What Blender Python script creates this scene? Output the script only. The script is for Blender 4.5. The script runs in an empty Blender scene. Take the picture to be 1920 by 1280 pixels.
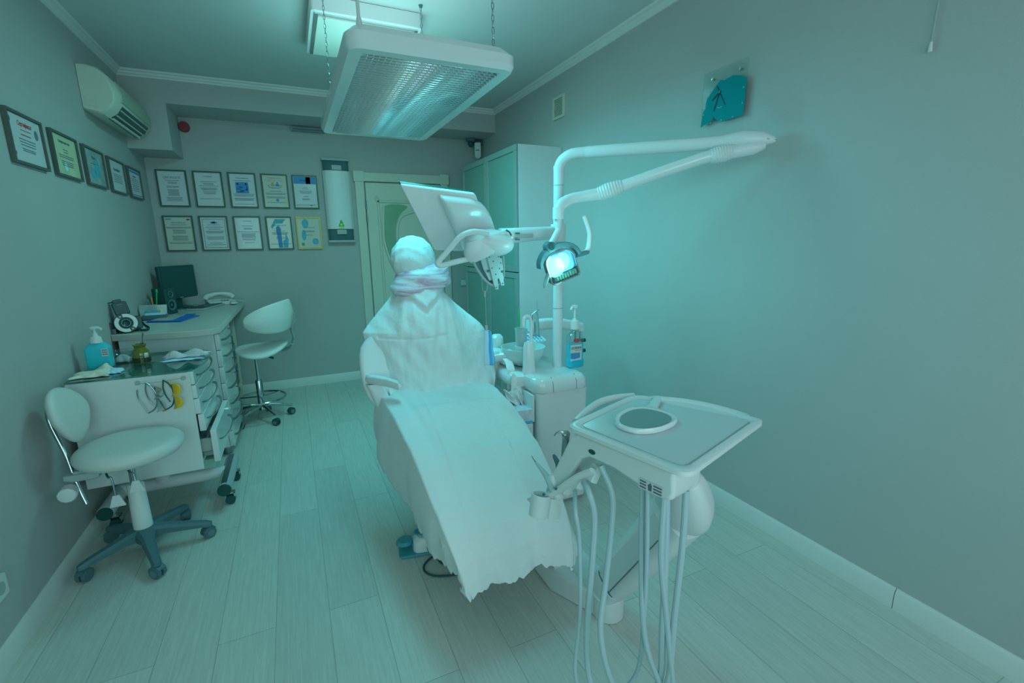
import bpy, math, random
from mathutils import Vector, Matrix
random.seed(7)
SC = bpy.context.scene
COL = SC.collection
PI = math.pi

# ---------------------------------------------------------------- camera
cd = bpy.data.cameras.new('camera'); cam = bpy.data.objects.new('camera', cd); COL.objects.link(cam)
cd.sensor_width = 36; cd.lens = 876/1920*36; cd.clip_start = .02
cam.matrix_world = Matrix(((0.9058, 0.1006, -0.4116, 0), (-0.4234, 0.1843, -0.8870, 0),
                           (-0.0134, 0.9777, 0.2096, 1.42), (0, 0, 0, 1)))
SC.camera = cam
SC.view_settings.view_transform = 'Standard'; SC.view_settings.look = 'None'
SC.view_settings.gamma = 1; SC.view_settings.exposure = 0; SC.view_settings.use_curve_mapping = False

# ---------------------------------------------------------------- light
w = bpy.data.worlds.new('world'); SC.world = w; w.use_nodes = True
bg = w.node_tree.nodes['Background']; bg.inputs[0].default_value = (.42, .93, .90, 1); bg.inputs[1].default_value = .26
def lamp(name, kind, loc, rot, sx, sy, rgb, spread=180):
    l = bpy.data.lights.new(name, kind); e = max(rgb); l.energy = e; l.color = [c/e for c in rgb]
    if kind == 'AREA': l.shape = 'RECTANGLE'; l.size = sx; l.size_y = sy; l.spread = math.radians(spread)
    else: l.shadow_soft_size = sx
    o = bpy.data.objects.new(name, l); COL.objects.link(o); o.location = loc; o.rotation_euler = rot
    return o
W_ROT = (math.radians(-90), 0, PI)
# daylight through the two windows behind the camera
lamp('window_daylight', 'AREA', (-.35, -1.12, 1.45), W_ROT, 1.1, 1.5, (10, 19.5, 18.8))
lamp('window_daylight', 'AREA', (1.25, -1.12, 1.45), W_ROT, 1.1, 1.5, (9.4, 12, 13.5))
# tubes of the hanging lamp, followed by added fill lamps
lamp('lamp_tubes', 'AREA', (.57, 2.54, 1.99), (0, math.radians(-30), 0), .3, 1.3, (1.6, 13, 14.2), 150)
lamp('ceiling_fill', 'AREA', (.57, 2.42, 2.22), (PI, 0, 0), .5, .9, (1.5, 2.2, 2.2))  # added to brighten the ceiling; the hanging lamp's top is closed
lamp('panel_fill', 'AREA', (.52, 3.25, 2.60), (0, 0, 0), .5, .5, (5, 16.5, 15.5))  # added teal downlight; the panel above it is unlit
lamp('teal_point_fill', 'POINT', (1.145, 1.86, 1.29), (0, 0, 0), .06, 0, (.4, 2, 1.9))  # extra teal point before the lamp head, added to tint wall and unit

# ---------------------------------------------------------------- materials
def lin(c):
    c = c/255.
    return c/12.92 if c <= .04045 else ((c+.055)/1.055)**2.4
MATS = {}
def mat(name, col, rough=.5, metal=0, noise=0, nscale=8, bump=0, bscale=40, emis=0, trans=0, coat=0, alpha=1, spec=.5, ior=1.45, sss=0):
    m = bpy.data.materials.new(name); m.use_nodes = True
    nt = m.node_tree; b = nt.nodes['Principled BSDF']
    b.inputs['Base Color'].default_value = (*col, 1); b.inputs['Roughness'].default_value = rough
    b.inputs['Metallic'].default_value = metal; b.inputs['Specular IOR Level'].default_value = spec
    b.inputs['Transmission Weight'].default_value = trans; b.inputs['IOR'].default_value = ior
    b.inputs['Coat Weight'].default_value = coat; b.inputs['Coat Roughness'].default_value = .08
    b.inputs['Alpha'].default_value = alpha
    if emis:
        b.inputs['Emission Color'].default_value = (*col, 1); b.inputs['Emission Strength'].default_value = emis
    tc = nt.nodes.new('ShaderNodeTexCoord')
    if noise:
        n = nt.nodes.new('ShaderNodeTexNoise'); n.inputs['Scale'].default_value = nscale; n.inputs['Detail'].default_value = 4
        nt.links.new(tc.outputs['Object'], n.inputs['Vector'])
        mr = nt.nodes.new('ShaderNodeMapRange'); mr.inputs['To Min'].default_value = 1-noise; mr.inputs['To Max'].default_value = 1+noise
        nt.links.new(n.outputs['Fac'], mr.inputs['Value'])
        mx = nt.nodes.new('ShaderNodeVectorMath'); mx.operation = 'SCALE'; mx.inputs[0].default_value = col
        nt.links.new(mr.outputs['Result'], mx.inputs['Scale']); nt.links.new(mx.outputs['Vector'], b.inputs['Base Color'])
    if bump:
        n2 = nt.nodes.new('ShaderNodeTexNoise'); n2.inputs['Scale'].default_value = bscale; n2.inputs['Detail'].default_value = 3
        nt.links.new(tc.outputs['Object'], n2.inputs['Vector'])
        bp = nt.nodes.new('ShaderNodeBump'); bp.inputs['Strength'].default_value = bump; bp.inputs['Distance'].default_value = .01
        nt.links.new(n2.outputs['Fac'], bp.inputs['Height']); nt.links.new(bp.outputs['Normal'], b.inputs['Normal'])
    MATS[name] = m
    return m
mat('wall', (.47, .475, .47), .75, noise=.03, nscale=3, bump=.08, bscale=220)
mat('ceiling', (.60, .62, .62), .85, noise=.02)
mat('trim', (.72, .72, .70), .45, noise=.02)
mat('white', (.74, .77, .78), .32, noise=.02, nscale=4)
mat('white_gloss', (.76, .79, .80), .18, noise=.015, nscale=4, coat=.3)
mat('cream', (.62, .64, .55), .4, noise=.03)
mat('cream_top', (.56, .57, .53), .35, noise=.04, nscale=3)
mat('lamp_louver_back', (.16, .22, .22), .4)
mat('screen_dark', (.014, .085, .085), .2)
mat('cabinet_white', (.66, .70, .71), .4, noise=.02)
mat('alu_frame', (.30, .42, .41), .4, .3)
mat('lamp_blue', (.30, .55, .80), .25, emis=.03)
mat('green_grey', (.14, .26, .2), .3)
mat('louver_metal', (.80, .88, .90), .18, .92)
mat('clock_black', (.0, .025, .03), .5)
mat('steel_pale', (.42, .50, .52), .4, .2)
mat('vinyl', (.66, .70, .68), .42, noise=.03, bump=.1, bscale=160)
mat('sheet', (.80, .82, .83), .8, noise=.03, nscale=6, bump=.25, bscale=60)
mat('gown', (.76, .79, .80), .8, noise=.05, nscale=9, bump=.3, bscale=45)
mat('film', (.72, .66, .74), .5, bump=.4, bscale=30)
mat('chrome', (.55, .6, .62), .15, 1)
mat('steel', (.30, .36, .38), .3, 1)
mat('black', (.012, .085, .085), .35)
mat('rubber', (.02, .09, .095), .7, noise=.1)
mat('dark_grey', (.08, .17, .20), .5, noise=.05)
mat('mid_grey', (.14, .22, .26), .45)
mat('paper', (.66, .66, .70), .5, coat=.5)
mat('paper_green', (.58, .64, .42), .5, noise=.15, nscale=14, coat=.5)
mat('paper_teal', (.30, .42, .42), .5, noise=.5, nscale=18, coat=.5)
mat('paper_cream', (.62, .60, .54), .5, coat=.5)
mat('ink', (.12, .16, .20), .7)
mat('ink_red', (.55, .08, .10), .7)
mat('ink_gold', (.6, .42, .12), .7)
mat('print_blue', (.06, .28, .62), .6)
mat('print_teal', (.1, .42, .55), .6, noise=.3, nscale=40)
mat('gold', (.45, .38, .12), .4, .5)
mat('frame_dark', (.02, .10, .11), .35)
mat('frame_brown', (.10, .12, .11), .4)
mat('blue_folder', (.02, .20, .62), .4)
mat('mask_blue', (.50, .80, .98), .7, noise=.05)
mat('mask_deep', (.08, .50, .98), .7)
mat('nitrile', (.78, .80, .66), .6, noise=.06, nscale=40)
mat('gel', (.04, .60, .72), .12, noise=.05, nscale=30)
mat('mouthwash', (.0, .52, .70), .05, coat=.5)
mat('brown_glass', (.16, .17, .02), .08, coat=.6)
mat('brown_liquid', (.03, .06, .03), .1)
mat('orange', (.9, .30, .02), .3)
mat('amber', (.95, .55, .02), .12, coat=.5)
mat('green', (.02, .42, .12), .5)
mat('yellow_green', (.55, .75, .15), .5)
mat('red', (.5, .02, .03), .4)
mat('alarm_red', (.30, .04, .05), .4)
mat('clock_teal', (.0, .27, .31), .6, spec=.1)
mat('pedal_teal', (.06, .35, .42), .35)
mat('soft_grey', (.40, .47, .47), .5)
mat('hose', (.44, .56, .60), .4)
mat('tray_mat', (.62, .68, .70), .3)
mat('mirror_grey', (.22, .34, .33), .35)
mat('lamp_panel', (.75, .8, .74), .3)
mat('lamp_glow', (.5, .95, 1.0), .3, emis=.5)
mat('handle_steel', (.30, .38, .36), .3, 1)
mat('door_green_glass', (.22, .42, .28), .3, noise=.1)
mat('ac_body', (.58, .62, .54), .4, noise=.02)
mat('ac_grille', (.42, .48, .38), .5)
mat('flower', (.66, .70, .76), .5, noise=.3, nscale=60)
def film_streaks():
    m = MATS['film']; nt = m.node_tree; b = nt.nodes['Principled BSDF']; tc = nt.nodes.new('ShaderNodeTexCoord')
    mp = nt.nodes.new('ShaderNodeMapping'); mp.inputs['Scale'].default_value = (3, 3, 14); mp.inputs['Rotation'].default_value = (0, .2, 0)
    n = nt.nodes.new('ShaderNodeTexNoise'); n.inputs['Scale'].default_value = 2.2; n.inputs['Detail'].default_value = 6; n.inputs['Distortion'].default_value = 1.2
    r = nt.nodes.new('ShaderNodeValToRGB'); e = r.color_ramp.elements
    e[0].position = .42; e[0].color = (.74, .74, .80, 1); e[1].position = .66; e[1].color = (.62, .30, .48, 1)
    nt.links.new(tc.outputs['Object'], mp.inputs[0]); nt.links.new(mp.outputs[0], n.inputs[0]); nt.links.new(n.outputs['Fac'], r.inputs[0]); nt.links.new(r.outputs[0], b.inputs['Base Color'])
film_streaks()
def glass(name, col, k, rough=.03, film=0.0, add=.45):
    m = bpy.data.materials.new(name); m.use_nodes = True; nt = m.node_tree; nt.nodes.clear()
    o = nt.nodes.new('ShaderNodeOutputMaterial'); mx = nt.nodes.new('ShaderNodeMixShader')
    t = nt.nodes.new('ShaderNodeBsdfTransparent'); t.inputs[0].default_value = (*col, 1)
    if film:
        g = nt.nodes.new('ShaderNodeBsdfPrincipled'); g.inputs['Base Color'].default_value = (*col, 1); g.inputs['Roughness'].default_value = rough
    else:
        g = nt.nodes.new('ShaderNodeBsdfGlossy'); g.inputs['Roughness'].default_value = rough
    lw = nt.nodes.new('ShaderNodeLayerWeight'); lw.inputs[0].default_value = .35
    mr = nt.nodes.new('ShaderNodeMapRange'); mr.inputs['To Min'].default_value = k+film; mr.inputs['To Max'].default_value = min(1, k+film+add)
    nt.links.new(lw.outputs['Facing'], mr.inputs['Value']); nt.links.new(mr.outputs['Result'], mx.inputs[0])
    nt.links.new(t.outputs[0], mx.inputs[1]); nt.links.new(g.outputs[0], mx.inputs[2]); nt.links.new(mx.outputs[0], o.inputs[0])
    MATS[name] = m
glass('clear_glass', (.90, .96, .95), .012, add=.02)
glass('clock_glass', (.90, .96, .95), .001, add=.004)
glass('table_glass', (.62, .84, .82), .12)
glass('frosted', (.34, .56, .52), .06, .35, film=.30)
glass('clear_plastic', (.90, .95, .95), .05, .1)
glass('bowl_glass', (.72, .84, .84), .1, .2, film=.5)
glass('cup_plastic', (.75, .85, .85), .1, .2, film=.25)
# patterned materials
def floor_mat():
    m = bpy.data.materials.new('floor_planks'); m.use_nodes = True; nt = m.node_tree; b = nt.nodes['Principled BSDF']
    tc = nt.nodes.new('ShaderNodeTexCoord'); mp = nt.nodes.new('ShaderNodeMapping'); mp.inputs['Rotation'].default_value = (0, 0, PI/2)
    nt.links.new(tc.outputs['Object'], mp.inputs[0])
    br = nt.nodes.new('ShaderNodeTexBrick'); br.offset = .37; br.inputs['Scale'].default_value = 1
    br.inputs['Brick Width'].default_value = 1.28; br.inputs['Row Height'].default_value = .19; br.inputs['Mortar Size'].default_value = .0012
    br.inputs['Mortar Smooth'].default_value = .1
    br.inputs['Color1'].default_value = (.55, .57, .53, 1); br.inputs['Color2'].default_value = (.62, .63, .58, 1); br.inputs['Mortar'].default_value = (.32, .35, .33, 1)
    nt.links.new(mp.outputs[0], br.inputs[0])
    m2 = nt.nodes.new('ShaderNodeMapping'); m2.inputs['Scale'].default_value = (1.3, 26, 1)
    nt.links.new(mp.outputs[0], m2.inputs[0])
    n = nt.nodes.new('ShaderNodeTexNoise'); n.inputs['Scale'].default_value = 4; n.inputs['Detail'].default_value = 7; n.inputs['Roughness'].default_value = .65; n.inputs['Distortion'].default_value = .6
    nt.links.new(m2.outputs[0], n.inputs[0])
    mr = nt.nodes.new('ShaderNodeMapRange'); mr.inputs['From Min'].default_value = .3; mr.inputs['From Max'].default_value = .7; mr.inputs['To Min'].default_value = .88; mr.inputs['To Max'].default_value = 1.08
    nt.links.new(n.outputs['Fac'], mr.inputs[0])
    v = nt.nodes.new('ShaderNodeVectorMath'); v.operation = 'SCALE'; nt.links.new(br.outputs['Color'], v.inputs[0]); nt.links.new(mr.outputs[0], v.inputs['Scale'])
    nt.links.new(v.outputs[0], b.inputs['Base Color']); b.inputs['Roughness'].default_value = .42
    bp = nt.nodes.new('ShaderNodeBump'); bp.inputs['Strength'].default_value = .15; bp.inputs['Distance'].default_value = .004
    nt.links.new(n.outputs['Fac'], bp.inputs['Height']); nt.links.new(bp.outputs[0], b.inputs['Normal'])
    MATS['floor'] = m
floor_mat()

# ---------------------------------------------------------------- mesh tools
def V(*a): return Vector(a[0] if len(a) == 1 else a)
class MB:
    def __init__(s): s.v = []; s.f = []
    def add(s, vs, fs):
        n = len(s.v); s.v += [tuple(v) for v in vs]; s.f += [tuple(i+n for i in f) for f in fs]; return s
    def box(s, x0, x1, y0, y1, z0, z1, M=None):
        vs = [V(x, y, z) for z in (z0, z1) for y in (y0, y1) for x in (x0, x1)]
        if M: vs = [M @ v for v in vs]
        return s.add(vs, [(0, 2, 3, 1), (4, 5, 7, 6), (0, 1, 5, 4), (2, 6, 7, 3), (0, 4, 6, 2), (1, 3, 7, 5)])
    def prism(s, poly, z0, z1, M=None):       # poly (x, y) counter-clockwise, extruded along z
        n = len(poly); vs = [V(x, y, z0) for x, y in poly]+[V(x, y, z1) for x, y in poly]
        if M: vs = [M @ v for v in vs]
        return s.add(vs, [tuple(range(n-1, -1, -1)), tuple(range(n, 2*n))]+[(i, (i+1) % n, n+(i+1) % n, n+i) for i in range(n)])
    def loft(s, rings, cap=True, closed=True):
        n = len(rings[0]); vs = [p for r in rings for p in r]; fs = []
        for a in range(len(rings)-1):
            for i in range(n if closed else n-1):
                j = (i+1) % n; fs.append((a*n+i, a*n+j, (a+1)*n+j, (a+1)*n+i))
        if cap: fs += [tuple(range(n-1, -1, -1)), tuple(range((len(rings)-1)*n, len(rings)*n))]
        return s.add(vs, fs)
    def tube(s, pts, r, n=12, smooth=0, cap=True, flat=1.0, closed=False):
        pts = [V(p) for p in pts]
        rs = r if isinstance(r, (list, tuple)) else [r]*len(pts)
        if smooth: pts, rs = catmull(pts, rs, smooth, closed)
        rings = []; up = None; N = len(pts)
        for i, p in enumerate(pts):
            if closed: d = pts[(i+1) % N]-pts[i-1]
            else: d = pts[min(i+1, N-1)]-pts[max(i-1, 0)]
            d.normalize()
            if up is None: up = d.orthogonal().normalized()
            else:
                up = up-d*up.dot(d)
                up = up.normalized() if up.length > 1e-6 else d.orthogonal().normalized()
            sd = d.cross(up)
            rings.append([p+up*math.cos(2*PI*k/n)*rs[i]*flat+sd*math.sin(2*PI*k/n)*rs[i] for k in range(n)])
        if closed: rings.append(rings[0]); cap = False
        return s.loft(rings, cap)
    def lathe(s, prof, c=(0, 0, 0), n=32, M=None, sx=1, sy=1):
        rings = []; ringed = prof[0][0] > .002 and prof[-1][0] > .002
        if ringed: prof = list(prof)+[prof[0]]
        for r, z in prof:
            ring = [V(c[0]+r*sx*math.cos(2*PI*k/n), c[1]+r*sy*math.sin(2*PI*k/n), c[2]+z) for k in range(n)]
            if M: ring = [M @ p for p in ring]
            rings.append(ring)
        return s.loft(rings, not ringed)
    def cyl(s, p0, p1, r0, r1=None, n=24): return s.tube([p0, p1], [r0, r0 if r1 is None else r1], n)
    def ell(s, c, r, nu=28, nv=16, M=None, fn=None):
        rings = []
        for j in range(nv+1):
            t = PI*(j+.001)/(nv+.002); ring = []
            for k in range(nu):
                a = 2*PI*k/nu; d = V(math.sin(t)*math.cos(a), math.sin(t)*math.sin(a), -math.cos(t))
                q = 1 if fn is None else fn(d)
                p = V(d.x*r[0]*q, d.y*r[1]*q, d.z*r[2]*q)
                if M: p = M @ p
                ring.append(p+V(c))
            rings.append(ring)
        return s.loft(rings)
    def grid(s, fn, nu, nv, wrap=False):
        vs = [fn(i/nu, j/nv) for j in range(nv+1) for i in range(nu+1)]
        return s.add(vs, [(j*(nu+1)+i, j*(nu+1)+i+1, (j+1)*(nu+1)+i+1, (j+1)*(nu+1)+i) for j in range(nv) for i in range(nu)])
def catmull(P, R, k, closed=False):
    out = []; ro = []; n = len(P)
    for i in range(n if closed else n-1):
        if closed: a, b, c, d = P[i-1], P[i], P[(i+1) % n], P[(i+2) % n]; r0, r1 = R[i], R[(i+1) % n]
        else: a, b, c, d = P[max(i-1, 0)], P[i], P[i+1], P[min(i+2, n-1)]; r0, r1 = R[i], R[i+1]
        for j in range(k):
            t = j/k
            out.append(.5*((2*b)+(-a+c)*t+(2*a-5*b+4*c-d)*t*t+(-a+3*b-3*c+d)*t**3)); ro.append(r0+(r1-r0)*t)
    if not closed: out.append(P[-1].copy()); ro.append(R[-1])
    return out, ro
def rr(x0, x1, y0, y1, r, n=5):               # rounded rectangle outline, counter-clockwise
    rs = r if isinstance(r, (list, tuple)) else [r]*4; o = []
    for (cx, cy, a0, q) in ((x1-rs[0], y0+rs[0], -90, rs[0]), (x1-rs[1], y1-rs[1], 0, rs[1]), (x0+rs[2], y1-rs[2], 90, rs[2]), (x0+rs[3], y0+rs[3], 180, rs[3])):
        for k in range(n+1):
            a = math.radians(a0+90*k/n); o.append((cx+q*math.cos(a), cy+q*math.sin(a)))
    return o
def frame(o, x, y):                           # matrix with given origin, x axis, rough y axis
    x = V(x).normalized(); z = x.cross(V(y)).normalized(); y = z.cross(x)
    return Matrix(((x.x, y.x, z.x, o[0]), (x.y, y.y, z.y, o[1]), (x.z, y.z, z.z, o[2]), (0, 0, 0, 1)))
LOCAL = {}
def thing(name, label, cat, loc=(0, 0, 0), rz=0, group=None):
    o = bpy.data.objects.new(name, None); COL.objects.link(o); o.location = loc; o.rotation_euler = (0, 0, rz)
    o.empty_display_size = .05
    o['label'] = label; o['category'] = cat
    if group: o['group'] = group
    return o
def obj(name, mb, m, parent=None, bevel=0, seg=2, sub=0, solid=0, sharp=35, local=False, label=None, flip=False):
    me = bpy.data.meshes.new(name); vs = mb.v
    if parent is not None and not local:
        chain = []; q = parent
        while q is not None: chain.append(q); q = q.parent
        M = Matrix()
        for q in reversed(chain): M = M @ (Matrix.Translation(q.location) @ q.rotation_euler.to_matrix().to_4x4())
        Mi = M.inverted(); vs = [tuple(Mi @ V(v)) for v in vs]
    me.from_pydata(vs, [], mb.f); me.update()
    import bmesh
    bm = bmesh.new(); bm.from_mesh(me); bmesh.ops.recalc_face_normals(bm, faces=bm.faces); bm.to_mesh(me); bm.free()
    me.materials.append(MATS[m])
    for p in me.polygons: p.use_smooth = True
    if not bevel: me.set_sharp_from_angle(angle=math.radians(sharp))
    o = bpy.data.objects.new(name, me); COL.objects.link(o); o.parent = parent
    if solid:
        md = o.modifiers.new('s', 'SOLIDIFY'); md.thickness = solid; md.offset = 0
    if bevel:
        md = o.modifiers.new('b', 'BEVEL'); md.width = bevel; md.segments = seg; md.limit_method = 'ANGLE'; md.angle_limit = math.radians(40); md.harden_normals = True
    if sub:
        md = o.modifiers.new('d', 'SUBSURF'); md.levels = md.render_levels = sub
    if label: o['label'] = label
    return o
def tag(o, label, cat, group=None):
    o['label'] = label; o['category'] = cat
    if group: o['group'] = group
    return o
def struct(name, mb, m, parent=None, **k):
    o = obj(name, mb, m, parent, **k)
    if parent is None: o['kind'] = 'structure'
    return o
def dup(root, loc=None, rz=None, label=None, group=None, parent=None):
    c = root.copy(); COL.objects.link(c); c.parent = parent
    if loc is not None: c.location = loc
    if rz is not None: c.rotation_euler = (0, 0, rz)
    if label: c['label'] = label
    if group: c['group'] = group
    for ch in list(root.children): dup(ch, parent=c)
    return c
def text_mb(body, size, M, w=None, depth=.0006, shear=0, bold=0):
    cu = bpy.data.curves.new('t', 'FONT'); cu.body = body; cu.size = size; cu.align_x = 'CENTER'; cu.extrude = depth; cu.shear = shear; cu.offset = bold
    cu.resolution_u = 3
    o = bpy.data.objects.new('t', cu); COL.objects.link(o)
    bpy.context.view_layer.update()
    me = bpy.data.meshes.new_from_object(o.evaluated_get(bpy.context.evaluated_depsgraph_get()))
    vs = [v.co.copy() for v in me.vertices]; fs = [tuple(p.vertices) for p in me.polygons]
    if w and vs:
        ex = max(v.x for v in vs)-min(v.x for v in vs); k = w/ex if ex else 1
        for v in vs: v.x *= k
    bpy.data.objects.remove(o); bpy.data.curves.remove(cu); bpy.data.meshes.remove(me)
    return [M @ v for v in vs], fs
# ================================================================ room
XL, XR, YB, YF, ZC = -1.03, 2.0, 5.07, -1.2, 2.70
struct('floor', MB().box(XL-.1, XR+.1, YF-.1, YB+.1, -.1, 0), 'floor')
struct('ceiling', MB().box(XL-.1, XR+.1, YF-.1, YB+.1, ZC, ZC+.1), 'ceiling')
struct('wall_left', MB().box(XL-.1, XL, YF-.1, YB+.1, 0, ZC), 'wall')
struct('wall_right', MB().box(XR, XR+.1, YF-.1, YB+.1, 0, ZC), 'wall')
struct('wall_back', MB().box(XL, XR, YB, YB+.1, 0, ZC), 'wall')
wf = MB().box(XL, XR, YF-.1, YF, 0, .7).box(XL, XR, YF-.1, YF, 2.2, ZC)
for a, b in ((XL, -.9), (.2, .7), (1.8, XR)): wf.box(a, b, YF-.1, YF, .7, 2.2)
struct('wall_front', wf, 'wall')
for k, (a, b) in enumerate(((-.9, .2), (.7, 1.8))):
    fr = MB().box(a, b, YF-.09, YF-.03, .7, .76).box(a, b, YF-.09, YF-.03, 2.14, 2.2).box(a, a+.06, YF-.09, YF-.03, .76, 2.14).box(b-.06, b, YF-.09, YF-.03, .76, 2.14).box((a+b)/2-.03, (a+b)/2+.03, YF-.09, YF-.03, .76, 2.14)
    wo = struct('window_%d' % (k+1), fr, 'trim')
    obj('pane', MB().box(a+.06, b-.06, YF-.065, YF-.059, .76, 2.14), 'clear_glass', wo)
# boxed beam along the top of the back wall, with its dropped left end
bm_ = MB().box(-.75, XR, 4.64, YB, 2.49, ZC).box(XL, -.75, 4.64, YB, 2.15, ZC)
struct('trim_1', bm_, 'wall')
# cornice: stepped profile run around the ceiling
def cornice(p0, p1, inward):
    d = (V(p1)-V(p0)).normalized(); n = V(inward)
    prof = [(0, 0), (0, -.045), (.008, -.045), (.012, -.034), (.022, -.028), (.026, -.016), (.04, -.012), (.045, 0)]
    mb = MB(); rings = []
    for p in (p0, p1): rings.append([V(p)+n*a+V(0, 0, b) for a, b in prof])
    return mb.loft(rings)
for k, (p0, p1, n) in enumerate((((XL, YF, ZC), (XL, 4.64, ZC), (1, 0, 0)), ((XR, 4.64, ZC), (XR, YF, ZC), (-1, 0, 0)), ((XL, 4.64, ZC), (XR, 4.64, ZC), (0, -1, 0)))):
    struct('trim_%d' % (k+2), cornice(p0, p1, n), 'trim')
def skirting(p0, p1, n):
    prof = [(0, 0), (.014, 0), (.014, .062), (.011, .068), (.011, .074), (.006, .082), (.004, .087), (0, .087)]
    return MB().loft([[V(p)+V(n)*a+V(0, 0, b) for a, b in prof] for p in (p0, p1)])
struct('baseboard_left', skirting((XL, YF, 0), (XL, YB, 0), (1, 0, 0)), 'trim')
b1 = skirting((XR, YF, 0), (XR, .796, 0), (-1, 0, 0)); b2 = skirting((XR, .799, 0), (XR, YB, 0), (-1, 0, 0)); b1.add(b2.v, b2.f)
struct('baseboard_right', b1, 'trim')
b1 = skirting((XL, YB, 0), (.64, YB, 0), (0, -1, 0)); b2 = skirting((1.615, YB, 0), (XR, YB, 0), (0, -1, 0)); b1.add(b2.v, b2.f)
struct('baseboard_back', b1, 'trim')
# door with carved leaf and green glass
yb = YB-.001
dr = MB().box(.745, 1.515, YB-.045, yb, .005, 2.01)
door = struct('door_1', dr, 'cream', bevel=.003)
cs = MB().box(.65, .735, YB-.03, yb, 0, 2.03).box(1.525, 1.605, YB-.03, yb, 0, 2.03).box(.735, 1.525, YB-.03, yb, 2.025, 2.11)
cs.box(.638, .74, YB-.04, yb, 2.02, 2.122).box(1.518, 1.618, YB-.04, yb, 2.02, 2.122)
struct('trim_5', cs, 'cream', bevel=.003)
pn = MB()
def strip(mb, pts, w, y0, y1, sm=8):
    P, _ = catmull([V(p[0], 0, p[1]) for p in pts], [0]*len(pts), sm)
    for side in (0,):
        L = []; R = []
        for i, p in enumerate(P):
            d = (P[min(i+1, len(P)-1)]-P[max(i-1, 0)]).normalized(); n = V(-d.z, 0, d.x)
            L.append(p+n*w/2); R.append(p-n*w/2)
        rings = [[V(a.x, y0, a.z), V(a.x*.75+b.x*.25, y1, a.z*.75+b.z*.25), V(a.x*.25+b.x*.75, y1, a.z*.25+b.z*.75), V(b.x, y0, b.z)] for a, b in zip(L, R)]
        mb.loft(rings)
yf = YB-.045
strip(pn, [(.86, .25), (.86, 1.0), (.86, 1.81), (.865, 1.83), (1.13, 1.83), (1.395, 1.83), (1.40, 1.81), (1.40, 1.0), (1.40, .25), (1.13, .22), (.86, .25)], .03, yf, yf-.012)
strip(pn, [(.91, 1.78), (.895, 1.6), (.90, 1.4), (.98, 1.15), (1.12, .95), (1.2, .7), (1.15, .4)], .035, yf, yf-.014)
strip(pn, [(1.22, 1.74), (1.08, 1.68), (1.03, 1.52), (1.06, 1.32), (1.2, 1.15), (1.3, .9)], .035, yf, yf-.014)
obj('carved_molding', pn, 'cream', door)
gl, _ = catmull([V(a, 0, b) for a, b in [(.925, 1.79), (.91, 1.6), (.918, 1.4), (.99, 1.17), (1.06, 1.08), (1.12, 1.16), (1.05, 1.31), (1.01, 1.52), (1.06, 1.69), (1.15, 1.79)]], [0]*10, 6, True)
obj('green_glass', MB().loft([[V(p.x, yf-.001, p.z) for p in gl], [V(p.x, yf-.005, p.z) for p in gl]]), 'door_green_glass', door, label='green glass inlay')
for zz in (1.75, 1.62, .3): obj('hinge', MB().cyl((.742, yf-.004, zz), (.742, yf-.004, zz+.09), .007), 'steel', door)
obj('door_handle', MB().box(1.43, 1.47, yf-.01, yf, .93, 1.13).tube([(1.45, yf-.005, 1.05), (1.45, yf-.05, 1.05), (1.34, yf-.055, 1.05)], .009, 10), 'chrome', door)

# ================================================================ things on the walls
# certificates: built in a frame of x to the right, y up, facing +z
def lines(mb, M, rows, w, x=0, th=.0016):
    for (yy, ww) in rows: mb.prism(rr(x-ww*w/2, x+ww*w/2, yy-th, yy+th, .0006, 1), .0008, .0012, M)
def certificate(M, label, kind, wd=.22, ht=.305, frm='frame_dark', group='framed certificates'):
    o = M.translation
    t = thing('framed_certificate', label, 'certificate', tuple(o), 0)
    fr = MB(); bw = .011
    for (x0, x1, y0, y1) in ((-wd/2, wd/2, -ht/2, -ht/2+bw), (-wd/2, wd/2, ht/2-bw, ht/2), (-wd/2, -wd/2+bw, -ht/2+bw, ht/2-bw), (wd/2-bw, wd/2, -ht/2+bw, ht/2-bw)):
        fr.box(x0, x1, y0, y1, 0, .018, M)
    obj('frame', fr, frm, t)
    if frm == 'frame_brown': pass
    gb = MB(); x, y, e = wd/2-bw, ht/2-bw, .002
    for (x0, x1, y0, y1) in ((-x, x, -y, -y+e), (-x, x, y-e, y), (-x, -x+e, -y+e, y-e), (x-e, x, -y+e, y-e)): gb.box(x0, x1, y0, y1, .004, .0155, M)
    if frm != 'frame_brown': obj('gilt_edge', gb, 'gold', t)
    pm = {'green': 'paper_green', 'teal': 'paper_teal', 'cream': 'paper_cream'}.get(kind[0], 'paper')
    obj('paper', MB().box(-x+e, x-e, -y+e, y-e, .002, .009, M), pm, t)
    Z = M @ Matrix.Translation((0, 0, .009))
    tx = MB(); pw = 2*x
    head, hs, hy, rows = kind[1], kind[2], kind[3], kind[4]
    k = kind[5] if len(kind) > 5 else {}
    hm = k.get('head_mat', 'ink')
    hb = MB(); vs, fs = text_mb(head, hs, Z @ Matrix.Translation((0, hy, .0005)), w=k.get('hw'), shear=k.get('shear', 0)); hb.add(vs, fs)
    obj('heading', hb, hm, t)
    lines(tx, Z, rows, pw); obj('printed_lines', tx, 'ink', t)
    if 'art' in k:
        for (nm, m, polys) in k['art']:
            a = MB()
            for p in polys: a.prism(p, .0006, .0011, Z)
            obj(nm, a, m, t)
    return t
def disc(cx, cy, r, ry=None, n=20): ry = ry or r; return [(cx+r*math.cos(2*PI*i/n), cy+ry*math.sin(2*PI*i/n)) for i in range(n)]
R_ = lambda *a: rr(*a, .0005, 1)
def rowset(spec):
    o = []
    for (y0, n, st, ws) in spec:
        for i in range(n): o.append((y0-i*st, ws*(1-.15*((i*7) % 3)/3)))
    return o
def backM(x, z): return frame((x, YB-.001, z), (1, 0, 0), (0, 0, 1))
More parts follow.
